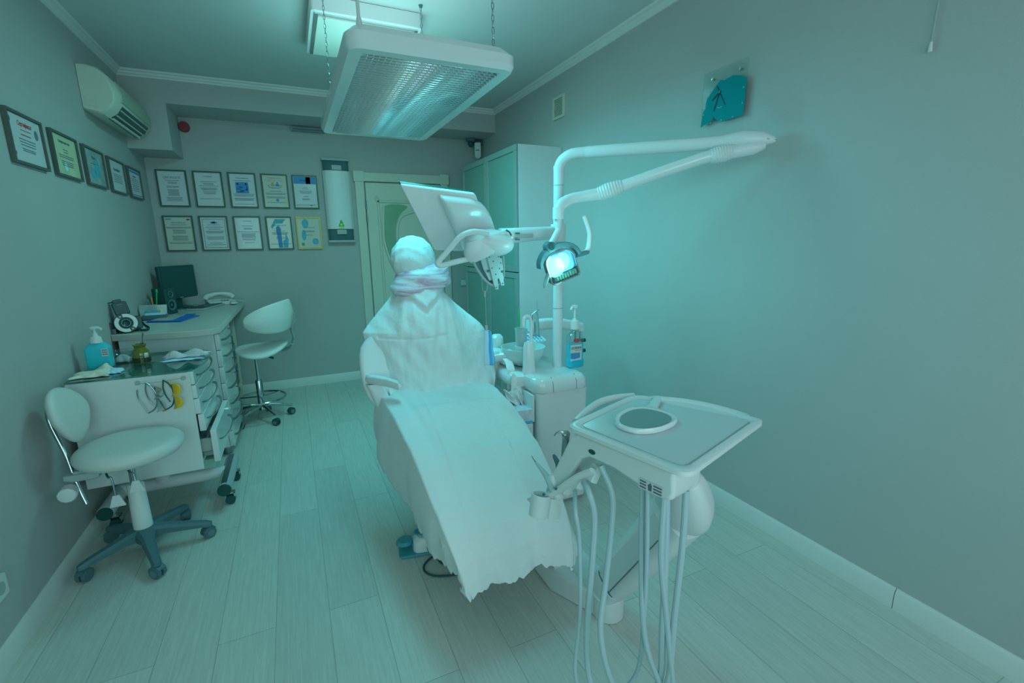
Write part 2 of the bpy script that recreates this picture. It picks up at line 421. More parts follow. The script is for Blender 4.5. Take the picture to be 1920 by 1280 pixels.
def leftM(y, z): return frame((XL+.001, y, z), (0, 1, 0), (0, 0, 1))
xs = [-.857, -.592, -.327, -.064, .194]
CER = [
 ('certificate headed CERTIFICATE in capitals, left end of upper row', (None, 'CERTIFICATE', .023, .082, rowset([(.065, 1, .01, .5), (.05, 2, .008, .35), (.018, 2, .009, .45), (-.01, 7, .008, .42), (-.075, 4, .009, .6)]), {'hw': .125})),
 ('certificate with centred grey text, second in upper row', (None, 'Certificate', .016, .105, rowset([(.065, 1, .01, .6), (.05, 2, .008, .4), (.03, 1, .01, .75), (.012, 3, .008, .65), (-.018, 3, .01, .5), (-.08, 1, .01, .8)]), {'shear': .2})),
 ('certificate with square blue picture, middle of upper row', (None, 'Сертификат', .018, .100, rowset([(.084, 1, .01, .7), (-.032, 3, .009, .85), (-.07, 3, .008, .8), (-.12, 1, .01, .8)]), {'shear': .3, 'art': [('blue_picture', 'print_blue', [R_(-.058, .045, -.024, .072)]), ('picture_lines', 'paper', [disc(-.04, .055, .007), R_(-.025, .01, -.008, -.002), R_(-.052, -.015, .01, .014), R_(-.045, .0, -.017, -.013), disc(.028, .008, .006), R_(.03, .034, .0, .04)]), ('picture_red', 'ink_red', [disc(.026, .055, .007), R_(-.03, -.004, .026, .031)])]})),
 ('certificate with blue and yellow figures under gold heading', ('cream', 'Сертифікат', .025, .088, rowset([(.118, 1, .01, .6), (.0, 1, .01, .5), (-.018, 2, .009, .85), (-.05, 2, .01, .8), (-.10, 1, .01, .8)]), {'hw': .165, 'head_mat': 'ink_gold', 'art': [('blue_figure', 'print_blue', [disc(.022, .075, .008), disc(.022, .055, .018, .012), [(-.06, .045), (-.03, .033), (.03, .033), (.06, .045), (.05, .036), (.03, .026), (-.03, .026), (-.05, .036)], disc(.01, -.08, .013)]), ('yellow_figure', 'ink_gold', [disc(-.018, .072, .008), disc(-.018, .055, .018, .012), disc(.052, .052, .01, .006), disc(-.052, .052, .01, .006)])]})),
 ('certificate with blue heading band, right end of upper row', (None, 'Certificate', .021, .100, rowset([(.045, 1, .01, .2), (.03, 1, .01, .3), (.01, 3, .01, .55), (-.04, 1, .01, .25), (-.06, 2, .01, .35), (-.118, 1, .01, .8)]), {'head_mat': 'paper', 'art': [('blue_band', 'print_blue', [R_(-.097, .097, .075, .138)]), ('green_patch', 'print_teal', [R_(.01, .05, .0752, .1375)]), ('red_mark', 'ink_red', [R_(.03, .05, -.126, -.118), R_(-.09, -.08, -.126, -.118)])]})),
 ('cream certificate with red corner logo, left end of lower row', ('cream', 'СЕРТИФИКАТ', .014, .088, rowset([(.075, 1, .01, .6), (.055, 2, .008, .95), (.03, 4, .009, .5), (-.02, 5, .009, .6), (-.075, 2, .01, .9)]), {'hw': .105, 'art': [('logo_marks', 'print_blue', [R_(-.09, -.05, .118, .128)]), ('red_logo', 'ink_red', [disc(.075, .12, .014, .008)])]})),
 ('certificate with dashed border and small blue oval emblem', (None, 'СЕРТИФИКАТ', .011, .072, rowset([(.055, 1, .01, .7), (.038, 1, .01, .5), (.02, 3, .008, .7), (-.03, 3, .01, .7), (-.085, 1, .01, .5), (-.10, 1, .01, .7)]), {'hw': .1, 'art': [('oval_emblem', 'print_blue', [disc(0, .095, .028, .01)]), ('emblem_centre', 'paper', [disc(0, .095, .014, .006)]), ('dashed_border', 'dark_grey', [R_(-.088+i*.0115, -.082+i*.0115, s*.124-.003, s*.124+.003) for i in range(16) for s in (-1, 1)]+[R_(s*.085-.003, s*.085+.003, -.118+i*.012, -.112+i*.012) for i in range(20) for s in (-1, 1)])]})),
 ('plain white certificate with slanting heading, middle of lower row', (None, 'Certificate', .017, .105, rowset([(.065, 1, .01, .45), (.045, 2, .008, .35), (.012, 1, .01, .9), (-.004, 5, .008, .6), (-.05, 2, .01, .55), (-.085, 1, .01, .4)]), {'shear': .25})),
 ('certificate with bright blue and marbled patches, lower row', ('cream', 'CERTIFICATE', .018, .065, rowset([(.035, 1, .01, .2), (.02, 1, .01, .5), (.005, 3, .008, .7), (-.04, 2, .01, .4), (-.10, 1, .01, .9)]), {'hw': .12, 'art': [('blue_patch', 'print_blue', [[(-.02, -.135), (.015, -.135), (.012, -.05), (.01, .05), (-.01, .07), (-.03, .05)]]), ('marbled_patch', 'print_teal', [[(.02, -.135), (.06, -.135), (.07, -.06), (.05, .0), (.04, -.06), (.02, -.07)], [(-.07, .06), (-.03, .13), (.06, .13), (.03, .09), (-.03, .085), (-.06, .04)]])]})),
 ('gilt-framed pale green certificate, right end of lower row', ('cream', 'CERTIFICATE', .016, .045, rowset([(.02, 2, .01, .5), (-.02, 1, .01, .3)]), {'hw': .10, 'art': [('green_seal', 'green', [disc(-.065, -.105, .016)]), ('marbling', 'print_teal', [disc(-.03, .09, .03, .04), disc(-.05, -.02, .02, .05), disc(.05, -.08, .03, .03)])]})),
]
for i, (lb, kd) in enumerate(CER):
    c, r = i % 5, i//5
    certificate(backM(xs[c]+(.0 if r == 0 else -.003), 1.905 if r == 0 else 1.525), lb+' on the back wall', kd, frm='gold' if i == 9 else 'frame_dark')
LC = [
 ('certificate with red heading and dark round seal, nearest of the five on the left wall', (None, 'Сертификат', .028, .056, rowset([(.04, 1, .01, .3), (.0, 3, .012, .5), (-.04, 2, .008, .4)]), {'hw': .13, 'shear': .2, 'head_mat': 'ink_red', 'art': [('round_seal', 'mid_grey', [disc(.10, .04, .017, .022)]), ('corner_crest', 'ink', [disc(-.13, .07, .009, .011)]), ('red_signature', 'ink_red', [R_(-.13, -.122, -.075, -.06)]), ('red_subheading', 'ink_red', [R_(-.05, .04, .018, .022)])]})),
 ('certificate on yellow-green paper, second nearest on the left wall', ('green', 'Свидетельство', .018, .062, rowset([(.03, 2, .012, .2), (.0, 2, .01, .6), (-.03, 3, .01, .5)]), {'hw': .14, 'art': [('blue_stamp', 'mask_blue', [disc(-.03, -.055, .018, .024)])]})),
 ('certificate with mottled dark green picture, third on the left wall', ('teal', 'Diploma', .02, .05, rowset([(.02, 1, .01, .4)]), {'art': [('blue_shape', 'print_teal', [disc(.03, 0, .045, .06), disc(-.04, -.04, .04, .03)])]})),
 ('certificate with slanting handwriting, fourth along the left wall', (None, 'Сертификат', .024, .035, rowset([(.01, 5, .012, .6)]), {'shear': .5})),
 ('certificate with a blue bordered top edge, farthest of the five on the left wall', (None, 'Сертификат', .014, .045, rowset([(.03, 7, .014, .6)]), {'art': [('blue_edge', 'print_blue', [R_(-.14, .14, .075, .09), R_(-.14, .14, -.09, -.084)])]})),
]
for i, (lb, kd) in enumerate(LC):
    certificate(leftM(2.955+i*.416, 1.89), lb, kd, wd=.325, ht=.222, frm='frame_brown')

# air conditioner
t = thing('air_conditioner', 'cream split air conditioner mounted high on the left wall', 'air conditioner', (XL, 4.2, 2.33))
prof = [(0, 2.225), (.09, 2.205), (.135, 2.235), (.165, 2.28), (.17, 2.34), (.145, 2.42), (.10, 2.465), (.05, 2.48), (0, 2.48)]
def acring(y, k=1.0): return [V(XL+.001+d*k, y, 2.34+(z-2.34)*k) for d, z in prof]
obj('housing', MB().loft([acring(3.80, .93), acring(3.815), acring(4.585), acring(4.60, .93)]), 'ac_body', t, bevel=.004)
g = MB()
for i in range(26): g.box(XL+.13, XL+.176-abs(i-13)*.0004, 3.90+i*.025, 3.912+i*.025, 2.30, 2.43, None)
obj('front_grille', MB().loft([[V(XL+.166, y, 2.30), V(XL+.176, y, 2.30), V(XL+.178, y, 2.345), V(XL+.155, y, 2.42), V(XL+.146, y, 2.415)] for y in (3.90, 4.55)]), 'ac_grille', t, bevel=.003)
obj('outlet', MB().loft([[V(XL+.085, y, 2.2025), V(XL+.137, y, 2.2325), V(XL+.168, y, 2.279), V(XL+.15, y, 2.29), V(XL+.09, y, 2.225)] for y in (3.92, 4.53)]), 'black', t)
for i in range(3): obj('louver', MB().loft([[V(XL+.100+i*.024, y, 2.203+i*.019+i*i*.003), V(XL+.107+i*.024, y, 2.200+i*.019+i*i*.004), V(XL+.112+i*.022, y, 2.212+i*.019+i*i*.003)] for y in (3.925, 4.525)]), 'ac_body', t)
obj('side_panel', MB().loft([[V(XL+.02, 3.798, 2.25), V(XL+.075, 3.796, 2.24), V(XL+.08, 3.796, 2.28), V(XL+.06, 3.797, 2.30), V(XL+.02, 3.798, 2.30)], [V(XL+.02, 3.804, 2.25), V(XL+.075, 3.804, 2.24), V(XL+.08, 3.804, 2.28), V(XL+.06, 3.804, 2.30), V(XL+.02, 3.804, 2.30)]]), 'ac_body', t)
# red fire sounder
t = thing('alarm_sounder', 'small dark red round alarm sounder on the back wall below the beam', 'alarm', (-.71, YB, 2.41))
Mb = frame((-.71, YB-.001, 2.41), (1, 0, 0), (0, 0, 1))
obj('body', MB().lathe([(.0, 0), (.042, 0), (.042, .03), (.036, .045), (0, .046)], M=Mb), 'alarm_red', t)
obj('centre', MB().lathe([(0, .046), (.014, .046), (.012, .056), (0, .057)], M=Mb, n=20), 'red', t)
# tube lamp under the beam
t = thing('wall_tube_lamp', 'slim grey tube lamp on the back wall just under the beam', 'lamp', (.27, YB, 2.45))
obj('batten', MB().box(.12, .42, YB-.03, YB-.001, 2.445, 2.475), 'soft_grey', t, bevel=.003)
obj('tube', MB().cyl((.135, YB-.045, 2.45), (.405, YB-.045, 2.45), .012), 'mid_grey', t)
# uv air purifier
t = thing('air_purifier', 'tall white rounded air purifier with dark ends beside the door', 'air purifier', (.48, YB, 1.82))
x0, x1 = .36, .605
def uvr(z, d, e=0): return [V(x0+e, YB-.001, z), V(x0+e, YB-.05*d, z)]+[V((x0+x1)/2-math.cos(PI*k/10)*((x1-x0)/2-e-.005), YB-.05*d-math.sin(PI*k/10)*.045*d, z) for k in range(11)]+[V(x1-e, YB-.05*d, z), V(x1-e, YB-.001, z)]
obj('cover', MB().loft([uvr(1.56, 1), uvr(2.105, 1)]), 'white', t, bevel=.003)
obj('end_housing', MB().loft([uvr(2.105, .8, .004), uvr(2.16, .75, .004), uvr(2.20, .5, .004)]), 'dark_grey', t)
obj('end_housing', MB().loft([uvr(1.455, .5, .004), uvr(1.50, .75, .004), uvr(1.56, .8, .004)]), 'dark_grey', t)
obj('end_cap', MB().box(x0-.004, x1+.004, YB-.055, YB-.001, 2.20, 2.222), 'soft_grey', t, bevel=.004)
obj('end_cap', MB().box(x0-.004, x1+.004, YB-.055, YB-.001, 1.432, 1.455), 'soft_grey', t, bevel=.004)
obj('vent_plate', MB().box(.44, .53, YB-.09, YB-.05, 2.11, 2.155), 'soft_grey', t, bevel=.004)
obj('vent_plate', MB().box(.44, .53, YB-.09, YB-.05, 1.51, 1.555), 'soft_grey', t, bevel=.004)
Mu = frame((.485, YB-.0955, 1.585), (1, 0, 0), (0, 0, 1))
obj('emblem', MB().prism([(-.028, 0), (.028, 0), (.004, .06), (-.004, .06)], 0, .004, Mu), 'green', t, label='green pointed emblem')
obj('emblem_ribbon', MB().prism(disc(0, -.012, .026, .007), 0, .004, Mu).prism(disc(0, .018, .012, .012), .004, .006, Mu), 'yellow_green', t)
# switch
t = thing('light_switch', 'pale double light switch on the back wall right of the door', 'switch', (1.79, YB, .97))
obj('plate', MB().prism(rr(-.08, .08, -.042, .042, .008), 0, .008, frame((1.79, YB-.001, .97), (1, 0, 0), (0, 0, 1))), 'soft_grey', t)
for s in (-1, 1): obj('rocker', MB().prism(rr(-.029, .029, -.029, .029, .004), .008, .013, frame((1.79+s*.038, YB-.001, .97), (1, 0, 0), (0, 0, 1))), 'trim', t)
# camera + motion sensor in the back right corner
t = thing('security_camera', 'small dark dome camera in the back right corner above cabinet', 'camera', (1.88, 5.0, 2.42))
obj('mount', MB().lathe([(0, 0), (.055, 0), (.05, -.02), (.03, -.03), (0, -.03)], (1.86, 4.98, 2.485), 20), 'dark_grey', t)
obj('dome', MB().ell((1.86, 4.98, 2.44), (.032, .032, .035), 20, 12), 'black', t)
t = thing('motion_sensor', 'white motion sensor with dark slot beside the dome camera', 'sensor', (1.94, 4.99, 2.35))
Ms = frame((1.93, 4.96, 2.38), (.9, -.43, 0), (0, 0, 1))
obj('body', MB().prism(rr(-.033, .033, -.09, .07, [.03, .01, .01, .03], 6), -.02, .025, Ms), 'trim', t, bevel=.004)
obj('slot', MB().prism(R_(-.02, .02, -.012, -.004), .025, .027, Ms), 'black', t)
obj('bracket', MB().box(1.92, 2.0, 4.98, 5.06, 2.44, 2.47), 'dark_grey', t)
# vent on the right wall
t = thing('wall_vent', 'small pale louvred vent high on the right wall', 'vent', (2.0, 3.38, 2.42))
Mr = frame((1.999, 3.38, 2.425), (0, -1, 0), (0, 0, 1))
v = MB()
for (a, b, c, d) in ((-.085, .085, -.08, -.062), (-.085, .085, .062, .08), (-.085, -.065, -.062, .062), (.065, .085, -.062, .062)): v.prism(R_(a, b, c, d), 0, .014, Mr)
obj('frame', v, 'cream', t, bevel=.003)
obj('backing', MB().prism(R_(-.065, .065, -.062, .062), 0, .003, Mr), 'mid_grey', t)
v = MB()
for i in range(11): v.prism(R_(-.065, .065, -.056+i*.0108, -.051+i*.0108), .003, .010, Mr)
obj('slats', v, 'cream', t)
# clock
t = thing('wall_clock', 'square glass wall clock with a ragged teal lower part above the chair lamp', 'clock', (2.0, 1.79, 2.1))
Mk = frame((1.998, 1.79, 2.1), (0, -1, 0), (0, 0, 1))
for a, b in ((-.08, -.08), (.08, -.08), (-.08, .09), (.08, .09)): obj('standoff', MB().lathe([(0, 0), (.005, 0), (.005, .02), (0, .02)], M=Mk @ Matrix.Translation((a, b, 0)), n=12), 'chrome', t)
obj('glass_plate', MB().prism(R_(-.13, .13, -.125, .125), .02, .024, Mk), 'clock_glass', t)
tealp = [(-.128, -.122), (-.06, -.105), (-.05, -.09), (-.035, -.105), (.0, -.122), (.12, -.12), (.124, -.1), (.128, .035), (.10, .055), (.05, .07), (.0, .062), (-.02, .07), (-.04, .058), (-.07, .03), (-.1, -.0), (-.105, -.04), (-.12, -.06)]
obj('teal_dial', MB().prism(tealp, .024, .0255, Mk), 'clock_teal', t)
def hand(a, l, w, back=0):
    a = math.radians(a); d = V(math.sin(a), math.cos(a), 0); n = V(d.y, -d.x, 0); c = V(-.02, .015, 0)
    p = [c-d*back-n*w, c+d*l-n*w*.6, c+d*l+n*w*.6, c-d*back+n*w]; return MB().prism([(q.x, q.y) for q in p][::-1], .027, .0285, Mk)
obj('hour_hand', hand(238, .052, .0045), 'clock_black', t)
obj('minute_hand', hand(200, .085, .003), 'clock_black', t)
obj('second_hand', hand(150, .075, .0018, .035), 'clock_black', t)
obj('hub', MB().lathe([(0, .024), (.006, .024), (.006, .031), (0, .031)], M=Mk @ Matrix.Translation((-.02, .015, 0)), n=16), 'black', t)
mk = MB()
for i in range(12):
    a = i*PI/6; s = .115/max(abs(math.sin(a)), abs(math.cos(a))); mk.prism(disc(math.sin(a)*s, math.cos(a)*s, .003, n=8), .0256, .0265, Mk)
obj('hour_marks', mk, 'soft_grey', t)
sq = MB(); P = [(-.03+i*.006, -.055+.004*math.sin(i*1.9)) for i in range(6)]
sq.tube([Mk @ V(a, b, .0265) for a, b in P], .0007, 6); obj('printed_squiggle', sq, 'trim', t)
# cord and hook on the right wall
t = thing('blind_cord', 'thin pale cord with small weight hanging on the right wall', 'cord', (1.99, .96, 2.05))
obj('string', MB().tube([(1.993, .955, 2.699), (1.992, .96, 2.3), (1.99, .965, 2.04)], .0022, 8), 'soft_grey', t)
obj('weight', MB().cyl((1.99, .965, 2.045), (1.99, .965, 2.015), .004, .007, 12), 'trim', t)

t = thing('wall_socket', 'small white wall socket low on the left wall at the frame edge', 'socket', (XL, 2.02, .27))
Mw = frame((XL+.001, 2.015, .275), (0, 1, 0), (0, 0, 1))
obj('plate', MB().prism(rr(-.04, .04, -.04, .04, .008), 0, .012, Mw), 'trim', t)
obj('insert', MB().prism(disc(0, 0, .022), .012, .014, Mw), 'soft_grey', t)
# ================================================================ ceiling lamps
t = thing('hanging_lamp', 'large white rectangular lamp with silver louvre hanging on chains above chair', 'lamp', (.57, 2.54, 2.12))
LX0, LX1, LY0, LY1 = .245, .895, 1.83, 3.26
def lring(z, e, r): return [V(x, y, z) for x, y in rr(LX0+e, LX1-e, LY0+e, LY1-e, r, 6)]
fr = MB().loft([lring(2.08, .012, .05), lring(2.10, 0, .06), lring(2.135, 0, .06), lring(2.165, .03, .05), lring(2.165, .075, .04), lring(2.09, .06, .03), lring(2.08, .058, .03), lring(2.08, .012, .05)], cap=False)
obj('frame', fr, 'white_gloss', t, sharp=25)
obj('top_cover', MB().loft([lring(2.164, .072, .04), lring(2.172, .09, .04)]), 'white', t)
lv = MB()
lx0, lx1, ly0, ly1 = LX0+.058, LX1-.058, LY0+.058, LY1-.058
n = 24
for i in range(n+1):
    x = lx0+(lx1-lx0)*i/n; lv.add([(x, ly0, 2.083), (x, ly1, 2.083), (x, ly1, 2.10), (x, ly0, 2.10)], [(0, 1, 2, 3)])
n = 46
for i in range(n+1):
    y = ly0+(ly1-ly0)*i/n; lv.add([(lx0, y, 2.079), (lx1, y, 2.079), (lx1, y, 2.10), (lx0, y, 2.10)], [(0, 1, 2, 3)])
obj('louver', lv, 'louver_metal', t, solid=.0016, sharp=20)
obj('diffuser', MB().box(lx0, lx1, ly0, ly1, 2.125, 2.13), 'lamp_louver_back', t)
for x in (.40, .57, .74): obj('light_tube', MB().cyl((x, 1.93, 2.112), (x, 3.16, 2.112), .008), 'white', t)
def chain(x, y, z0, z1):
    mb = MB(); z = z0; k = 0
    while z < z1:
        a = PI/2*(k % 2)
        pts = [V(x+math.cos(a)*.005*math.cos(q*PI/4), y+math.sin(a)*.005*math.cos(q*PI/4), min(z+.013+math.sin(q*PI/4)*.013, ZC-.001)) for q in range(8)]
        mb.tube(pts, .0015, 5, closed=True); z += .021; k += 1
    return mb
for x, y in ((.80, 1.86), (.79, 2.84), (.28, 2.84)):
    c = obj('chain', chain(x, y, 2.165, 2.69), 'steel', t)
    obj('ceiling_hook', MB().lathe([(0, 0), (.012, 0), (.008, -.012), (0, -.014)], (x, y, ZC-.001), 16), 'dark_grey', c)
obj('power_cord', MB().tube([(.30, 1.88, 2.165), (.298, 1.88, 2.3), (.29, 1.87, 2.5), (.285, 1.86, 2.69)], .006, 8, smooth=5), 'trim', t)
obj('cord_grip', MB().cyl((.30, 1.88, 2.16), (.30, 1.88, 2.19), .012, .008, 12), 'trim', t)
t = thing('ceiling_panel_light', 'square flat panel light fixed to ceiling behind the hanging lamp', 'lamp', (.52, 3.25, ZC))
obj('housing', MB().prism(rr(.225, .82, 2.93, 3.57, .02, 4), 2.62, ZC-.001), 'white', t, bevel=.004)
obj('rim', MB().prism(R_(.245, .80, 2.955, 3.545), 2.612, 2.62), 'chrome', t)
obj('diffuser', MB().prism(R_(.262, .783, 2.972, 3.528), 2.606, 2.613), 'lamp_panel', t)

# ================================================================ desk along the left wall
DY0 = 3.50
t = thing('desk_worktop', 'long off-white worktop against the left wall with bulging front end', 'worktop', (-.75, 4.3, .86))
wp = [(XL+.001, DY0+.03), (-.9, DY0-.01), (-.72, DY0-.05), (-.60, DY0-.055), (-.50, DY0-.03), (-.465, DY0+.02), (-.435, YB-.002), (XL+.001, YB-.002)]
obj('top', MB().prism(wp, .86, .90), 'cream_top', t, bevel=.004)
obj('wall_strip', MB().prism([(XL+.001, 3.56), (XL+.022, 3.56), (XL+.022, YB-.02), (XL+.001, YB-.02)], .90, .93), 'steel', t, label='metal strip along the wall')
obj('wall_strip', MB().box(XL+.03, -.44, YB-.02, YB-.002, .90, .93), 'soft_grey', t)
def bow(x, y0, y1, z, out, r=.005, tilt=0.0):
    P = [(x, y0, z), (x+out*.55, y0+(y1-y0)*.08, z-.002), (x+out, y0+(y1-y0)*.4, z), (x+out*.95, y0+(y1-y0)*.75, z+tilt*.6), (x+out*.5, y0+(y1-y0)*.96, z+tilt), (x, y1, z+tilt)]
    return MB().tube(P, r, 8, smooth=5, flat=.4)
def drawer_unit(name, label, x0, x1, y0, y1, z0, z1, seams, outs, grp):
    t = thing(name, label, 'drawer cabinet', ((x0+x1)/2, (y0+y1)/2, z0))
    obj('body', MB().box(x0, x1-.03, y0, y1, z0, z0+.018).box(x0, x1-.03, y0, y0+.018, z0+.018, z1).box(x0, x1-.03, y1-.018, y1, z0+.018, z1).box(x0, x0+.018, y0+.018, y1-.018, z0+.018, z1).box(x0+.018, x1-.03, y0+.018, y1-.018, z1-.018, z1), 'white', t, bevel=.002)
    for i in range(len(seams)-1):
        zt, zb = seams[i]-.002, seams[i+1]+.002; o = outs[i]
        dd = MB().prism(rr(y0+.001, y1-.001, zb, zt, .003, 2), x1-.028+o, x1+o, Matrix(((0, 0, 1, 0), (1, 0, 0, 0), (0, 1, 0, 0), (0, 0, 0, 1))))
        d = obj('drawer', dd, 'white_gloss', t, bevel=.003)
        if o > .03:
            b = MB()
            for (a, c) in ((y0+.03, y0+.042), (y1-.042, y1-.03)): b.box(x0+.1, x1-.028+o, a, c, zb+.03, zt-.05)
            b.box(x0+.1, x1-.028+o, y0+.042, y1-.042, zb+.03, zb+.04)
            obj('drawer_box', b, 'soft_grey', d)
            obj('slide', MB().box(x0+.1, x1-.03+o, y0+.02, y0+.028, zb+.035, zb+.055), 'steel', d)
        zz = zb+(zt-zb)*.62
        obj('handle', bow(x1+o, y0+.07, y1-.10, zz-.01, .036, .0075, .012), 'handle_steel', d)
    return t
s = [.855-.1125*i for i in range(8)]
t = drawer_unit('desk_drawer_unit', 'white drawer cabinet under the near end of the worktop', -1.0, -.475, 3.53, 4.10, .065, .858, s, [0]*7, None)
for x, y in ((-.53, 3.60), (-.53, 4.03), (-.95, 3.60), (-.95, 4.03)): obj('foot', MB().cyl((x, y, .001), (x, y, .065), .028), 'steel', t)
# support panel and computer
t = thing('desk_support_panel', 'white end panel carrying the far part of the worktop', 'panel', (-.7, 4.55, 0))
obj('panel', MB().box(-1.0, -.50, 4.62, 4.64, .02, .859), 'cream', t, bevel=.002)
obj('shelf', MB().box(-.98, -.50, 4.40, 4.62, .20, .218), 'cream', t)
obj('shelf', MB().box(-.98, -.50, 4.40, 4.62, .02, .038), 'cream', t)
t = thing('computer_tower', 'black computer tower standing on the shelf under the worktop', 'computer', (-.72, 4.5, .22))
obj('case', MB().prism(rr(4.43, 4.60, .2185, .66, .02), -.93, -.52, Matrix(((0, 0, 1, 0), (1, 0, 0, 0), (0, 1, 0, 0), (0, 0, 0, 1)))), 'black', t, bevel=.004)
fp = MB()
for i in range(6): fp.box(-.521, -.512, 4.445, 4.585, .25+i*.06, .295+i*.06)
obj('front_panel', fp, 'dark_grey', t)

# ---- things on the desk
zd = .901
t = thing('computer_monitor', 'black flat computer monitor switched off at the far end of desk', 'monitor', (-.86, 4.76, zd))
Mm = frame((-.865, 4.74, 1.125), (.535, .845, 0), (0, .03, 1))
obj('screen_housing', MB().prism(rr(-.18, .18, -.135, .135, .01), -.03, 0, Mm), 'black', t, bevel=.004)
obj('display', MB().prism(R_(-.165, .165, -.118, .123), 0, .0015, Mm), 'screen_dark', t)
obj('power_button', MB().prism(disc(.165, -.128, .004), 0, .003, Mm), 'chrome', t)
obj('brand_plate', MB().prism(R_(-.018, .018, -.130, -.125), 0, .001, Mm), 'soft_grey', t)
obj('neck', MB().box(-.03, .03, -.23, -.08, -.045, -.028, Mm), 'black', t)
obj('foot', MB().prism([(x-.90, y+4.78) for x, y in disc(0, 0, .11, .09)], zd, zd+.012), 'black', t)
def speaker(o, ax, label, dep, wid, h):
    t = thing('loudspeaker', label, 'speaker', (o[0], o[1], zd)); M = frame((o[0], o[1], zd), ax, (0, 0, 1))
    # x along the front face, y up, z out of the front
    obj('cabinet', MB().box(0, wid, 0, h, -dep, 0, M), 'black', t, bevel=.004)
    for cy, r in ((h*.76, wid*.2), (h*.35, wid*.32)):
        c = obj('driver', MB().lathe([(r*1.15, 0), (r*1.15, .003), (r, .004), (r*.9, .001), (r*.35, -.003), (r*.3, .001), (0, .003)], M=M @ Matrix.Translation((wid/2, cy, 0)), n=28), 'dark_grey', t)
        obj('driver_ring', MB().lathe([(r*1.02, .003), (r*1.15, .003), (r*1.15, .005), (r*1.02, .005)], M=M @ Matrix.Translation((wid/2, cy, 0)), n=28), 'mid_grey', c)
    return t
speaker((-.900, 4.36), (.42, .9, 0), 'black two-driver loudspeaker on the desk left of the monitor', .10, .115, .20)
t = thing('card_holder', 'dark low tray stuffed with cards and leaflets on desk by the wall', 'tray', (-.95, 4.15, zd))
obj('tray', MB().box(-1.0, -.86, 4.10, 4.17, zd, zd+.006).box(-1.0, -.86, 4.10, 4.104, zd, zd+.035).box(-1.0, -.996, 4.104, 4.17, zd, zd+.035).box(-.864, -.86, 4.104, 4.17, zd, zd+.035).box(-.996, -.864, 4.166, 4.17, zd, zd+.05), 'dark_grey', t, bevel=.0015)
def leaf(name, o, ax, up, w, h, m, label, th=.0015):
    M = frame(o, ax, up); x = tag(obj(name, MB().box(-w/2, w/2, 0, h, 0, th, M), m), label, 'paper'); return x
leaf('leaflet', (-.965, 4.125, zd+.008), (1, .1, 0), (-.25, .2, 1), .10, .10, 'paper_teal', 'patterned grey-green leaflet leaning left out of the card holder')
leaf('leaflet', (-.905, 4.145, zd+.008), (1, -.1, 0), (.15, .25, 1), .09, .095, 'paper', 'crumpled white leaflet at the back of the card holder')
leaf('leaflet', (-.945, 4.118, zd+.008), (1, 0, 0), (.1, .2, 1), .075, .06, 'print_teal', 'teal leaflet in the middle of the card holder')
leaf('leaflet', (-.925, 4.109, zd+.008), (1, 0, 0), (0, .12, 1), .12, .042, 'mask_blue', 'light blue and white card at the front of the card holder')
leaf('leaflet', (-.887, 4.130, zd+.008), (1, .3, 0), (-.35, .2, 1), .012, .07, 'yellow_green', 'narrow yellow-green strip at the right of the card holder')
t = thing('pen_pot', 'black pen pot on the desk between card holder and loudspeaker', 'pot', (-.965, 4.29, zd))
obj('pot', MB().lathe([(0, 0), (.032, 0), (.034, .09), (.031, .09), (.029, .004), (0, .004)], (-.965, 4.29, zd), 20), 'black', t)
for k, (dx, dy, h, m, lb) in enumerate(((-.018, .0, .13, 'print_teal', 'pen with teal cap at the left of the pen pot'), (.0, -.015, .145, 'orange', 'orange pen standing in the pen pot'), (.02, .005, .19, 'green', 'tall green ornamental pen leaning in the pen pot'), (-.006, .014, .14, 'soft_grey', 'grey pen at the back of the pen pot'))):
    b = V(-.965+dx*.4, 4.29+dy*.4, zd+.006); e = V(-.965+dx*1.6, 4.29+dy*1.5, zd+h)
    mb = MB().tube([b, e, e+(e-b).normalized()*.006], [.0045, .0045, .002], 8)
    if m == 'green': mb.ell(e, (.009, .007, .016), 10, 8)
    tag(obj('pen', mb, m), lb, 'pen')
t = thing('plastic_folder', 'blue plastic folder with a clear window lying on the desk', 'folder', (-.82, 4.1, zd))
obj('cover', MB().prism([(-.955, 3.98), (-.735, 3.885), (-.665, 4.17), (-.885, 4.30)], zd, zd+.004), 'blue_folder', t)
obj('flap', MB().prism([(-.95, 3.985), (-.745, 3.90), (-.70, 4.25), (-.89, 4.33)], zd+.006, zd+.009), 'blue_folder', t)
obj('clear_window', MB().prism([(-.925, 4.0), (-.80, 3.945), (-.765, 4.24), (-.87, 4.29)], zd+.009, zd+.011), 'paper_cream', t)
t = thing('keyboard', 'dark keyboard with pale edge lying in front of the monitor', 'keyboard', (-.68, 4.75, zd))
Mk2 = frame((-.685, 4.74, zd), (.30, .95, 0), (-.95, .3, 0))
obj('base', MB().prism(rr(-.21, .21, -.075, .075, .01), 0, .015, Mk2), 'soft_grey', t, bevel=.002)
for r in range(5): obj('key_row', MB().prism(R_(-.2, .2, -.06+r*.025, -.039+r*.025), .015, .021, Mk2), 'black', t, bevel=.001)
t = thing('telephone', 'off-white desk telephone with handset at the far end of desk', 'telephone', (-.60, 4.93, zd))
Mp = frame((-.62, 4.93, zd), (.9, .3, 0), (-.3, .9, 0))
obj('base', MB().loft([[Mp @ V(x, y, 0) for x, y in rr(-.10, .10, -.09, .09, .02)], [Mp @ V(x, y, .03+max(0, y)*.3) for x, y in rr(-.10, .10, -.09, .09, .02)]]), 'trim', t, bevel=.004)
obj('handset', MB().tube([Mp @ V(-.11, .0, .055), Mp @ V(-.085, .0, .078), Mp @ V(0, 0, .095), Mp @ V(.085, 0, .078), Mp @ V(.11, 0, .055)], [.022, .022, .014, .022, .022], 14, smooth=5), 'trim', t)
kp = MB()
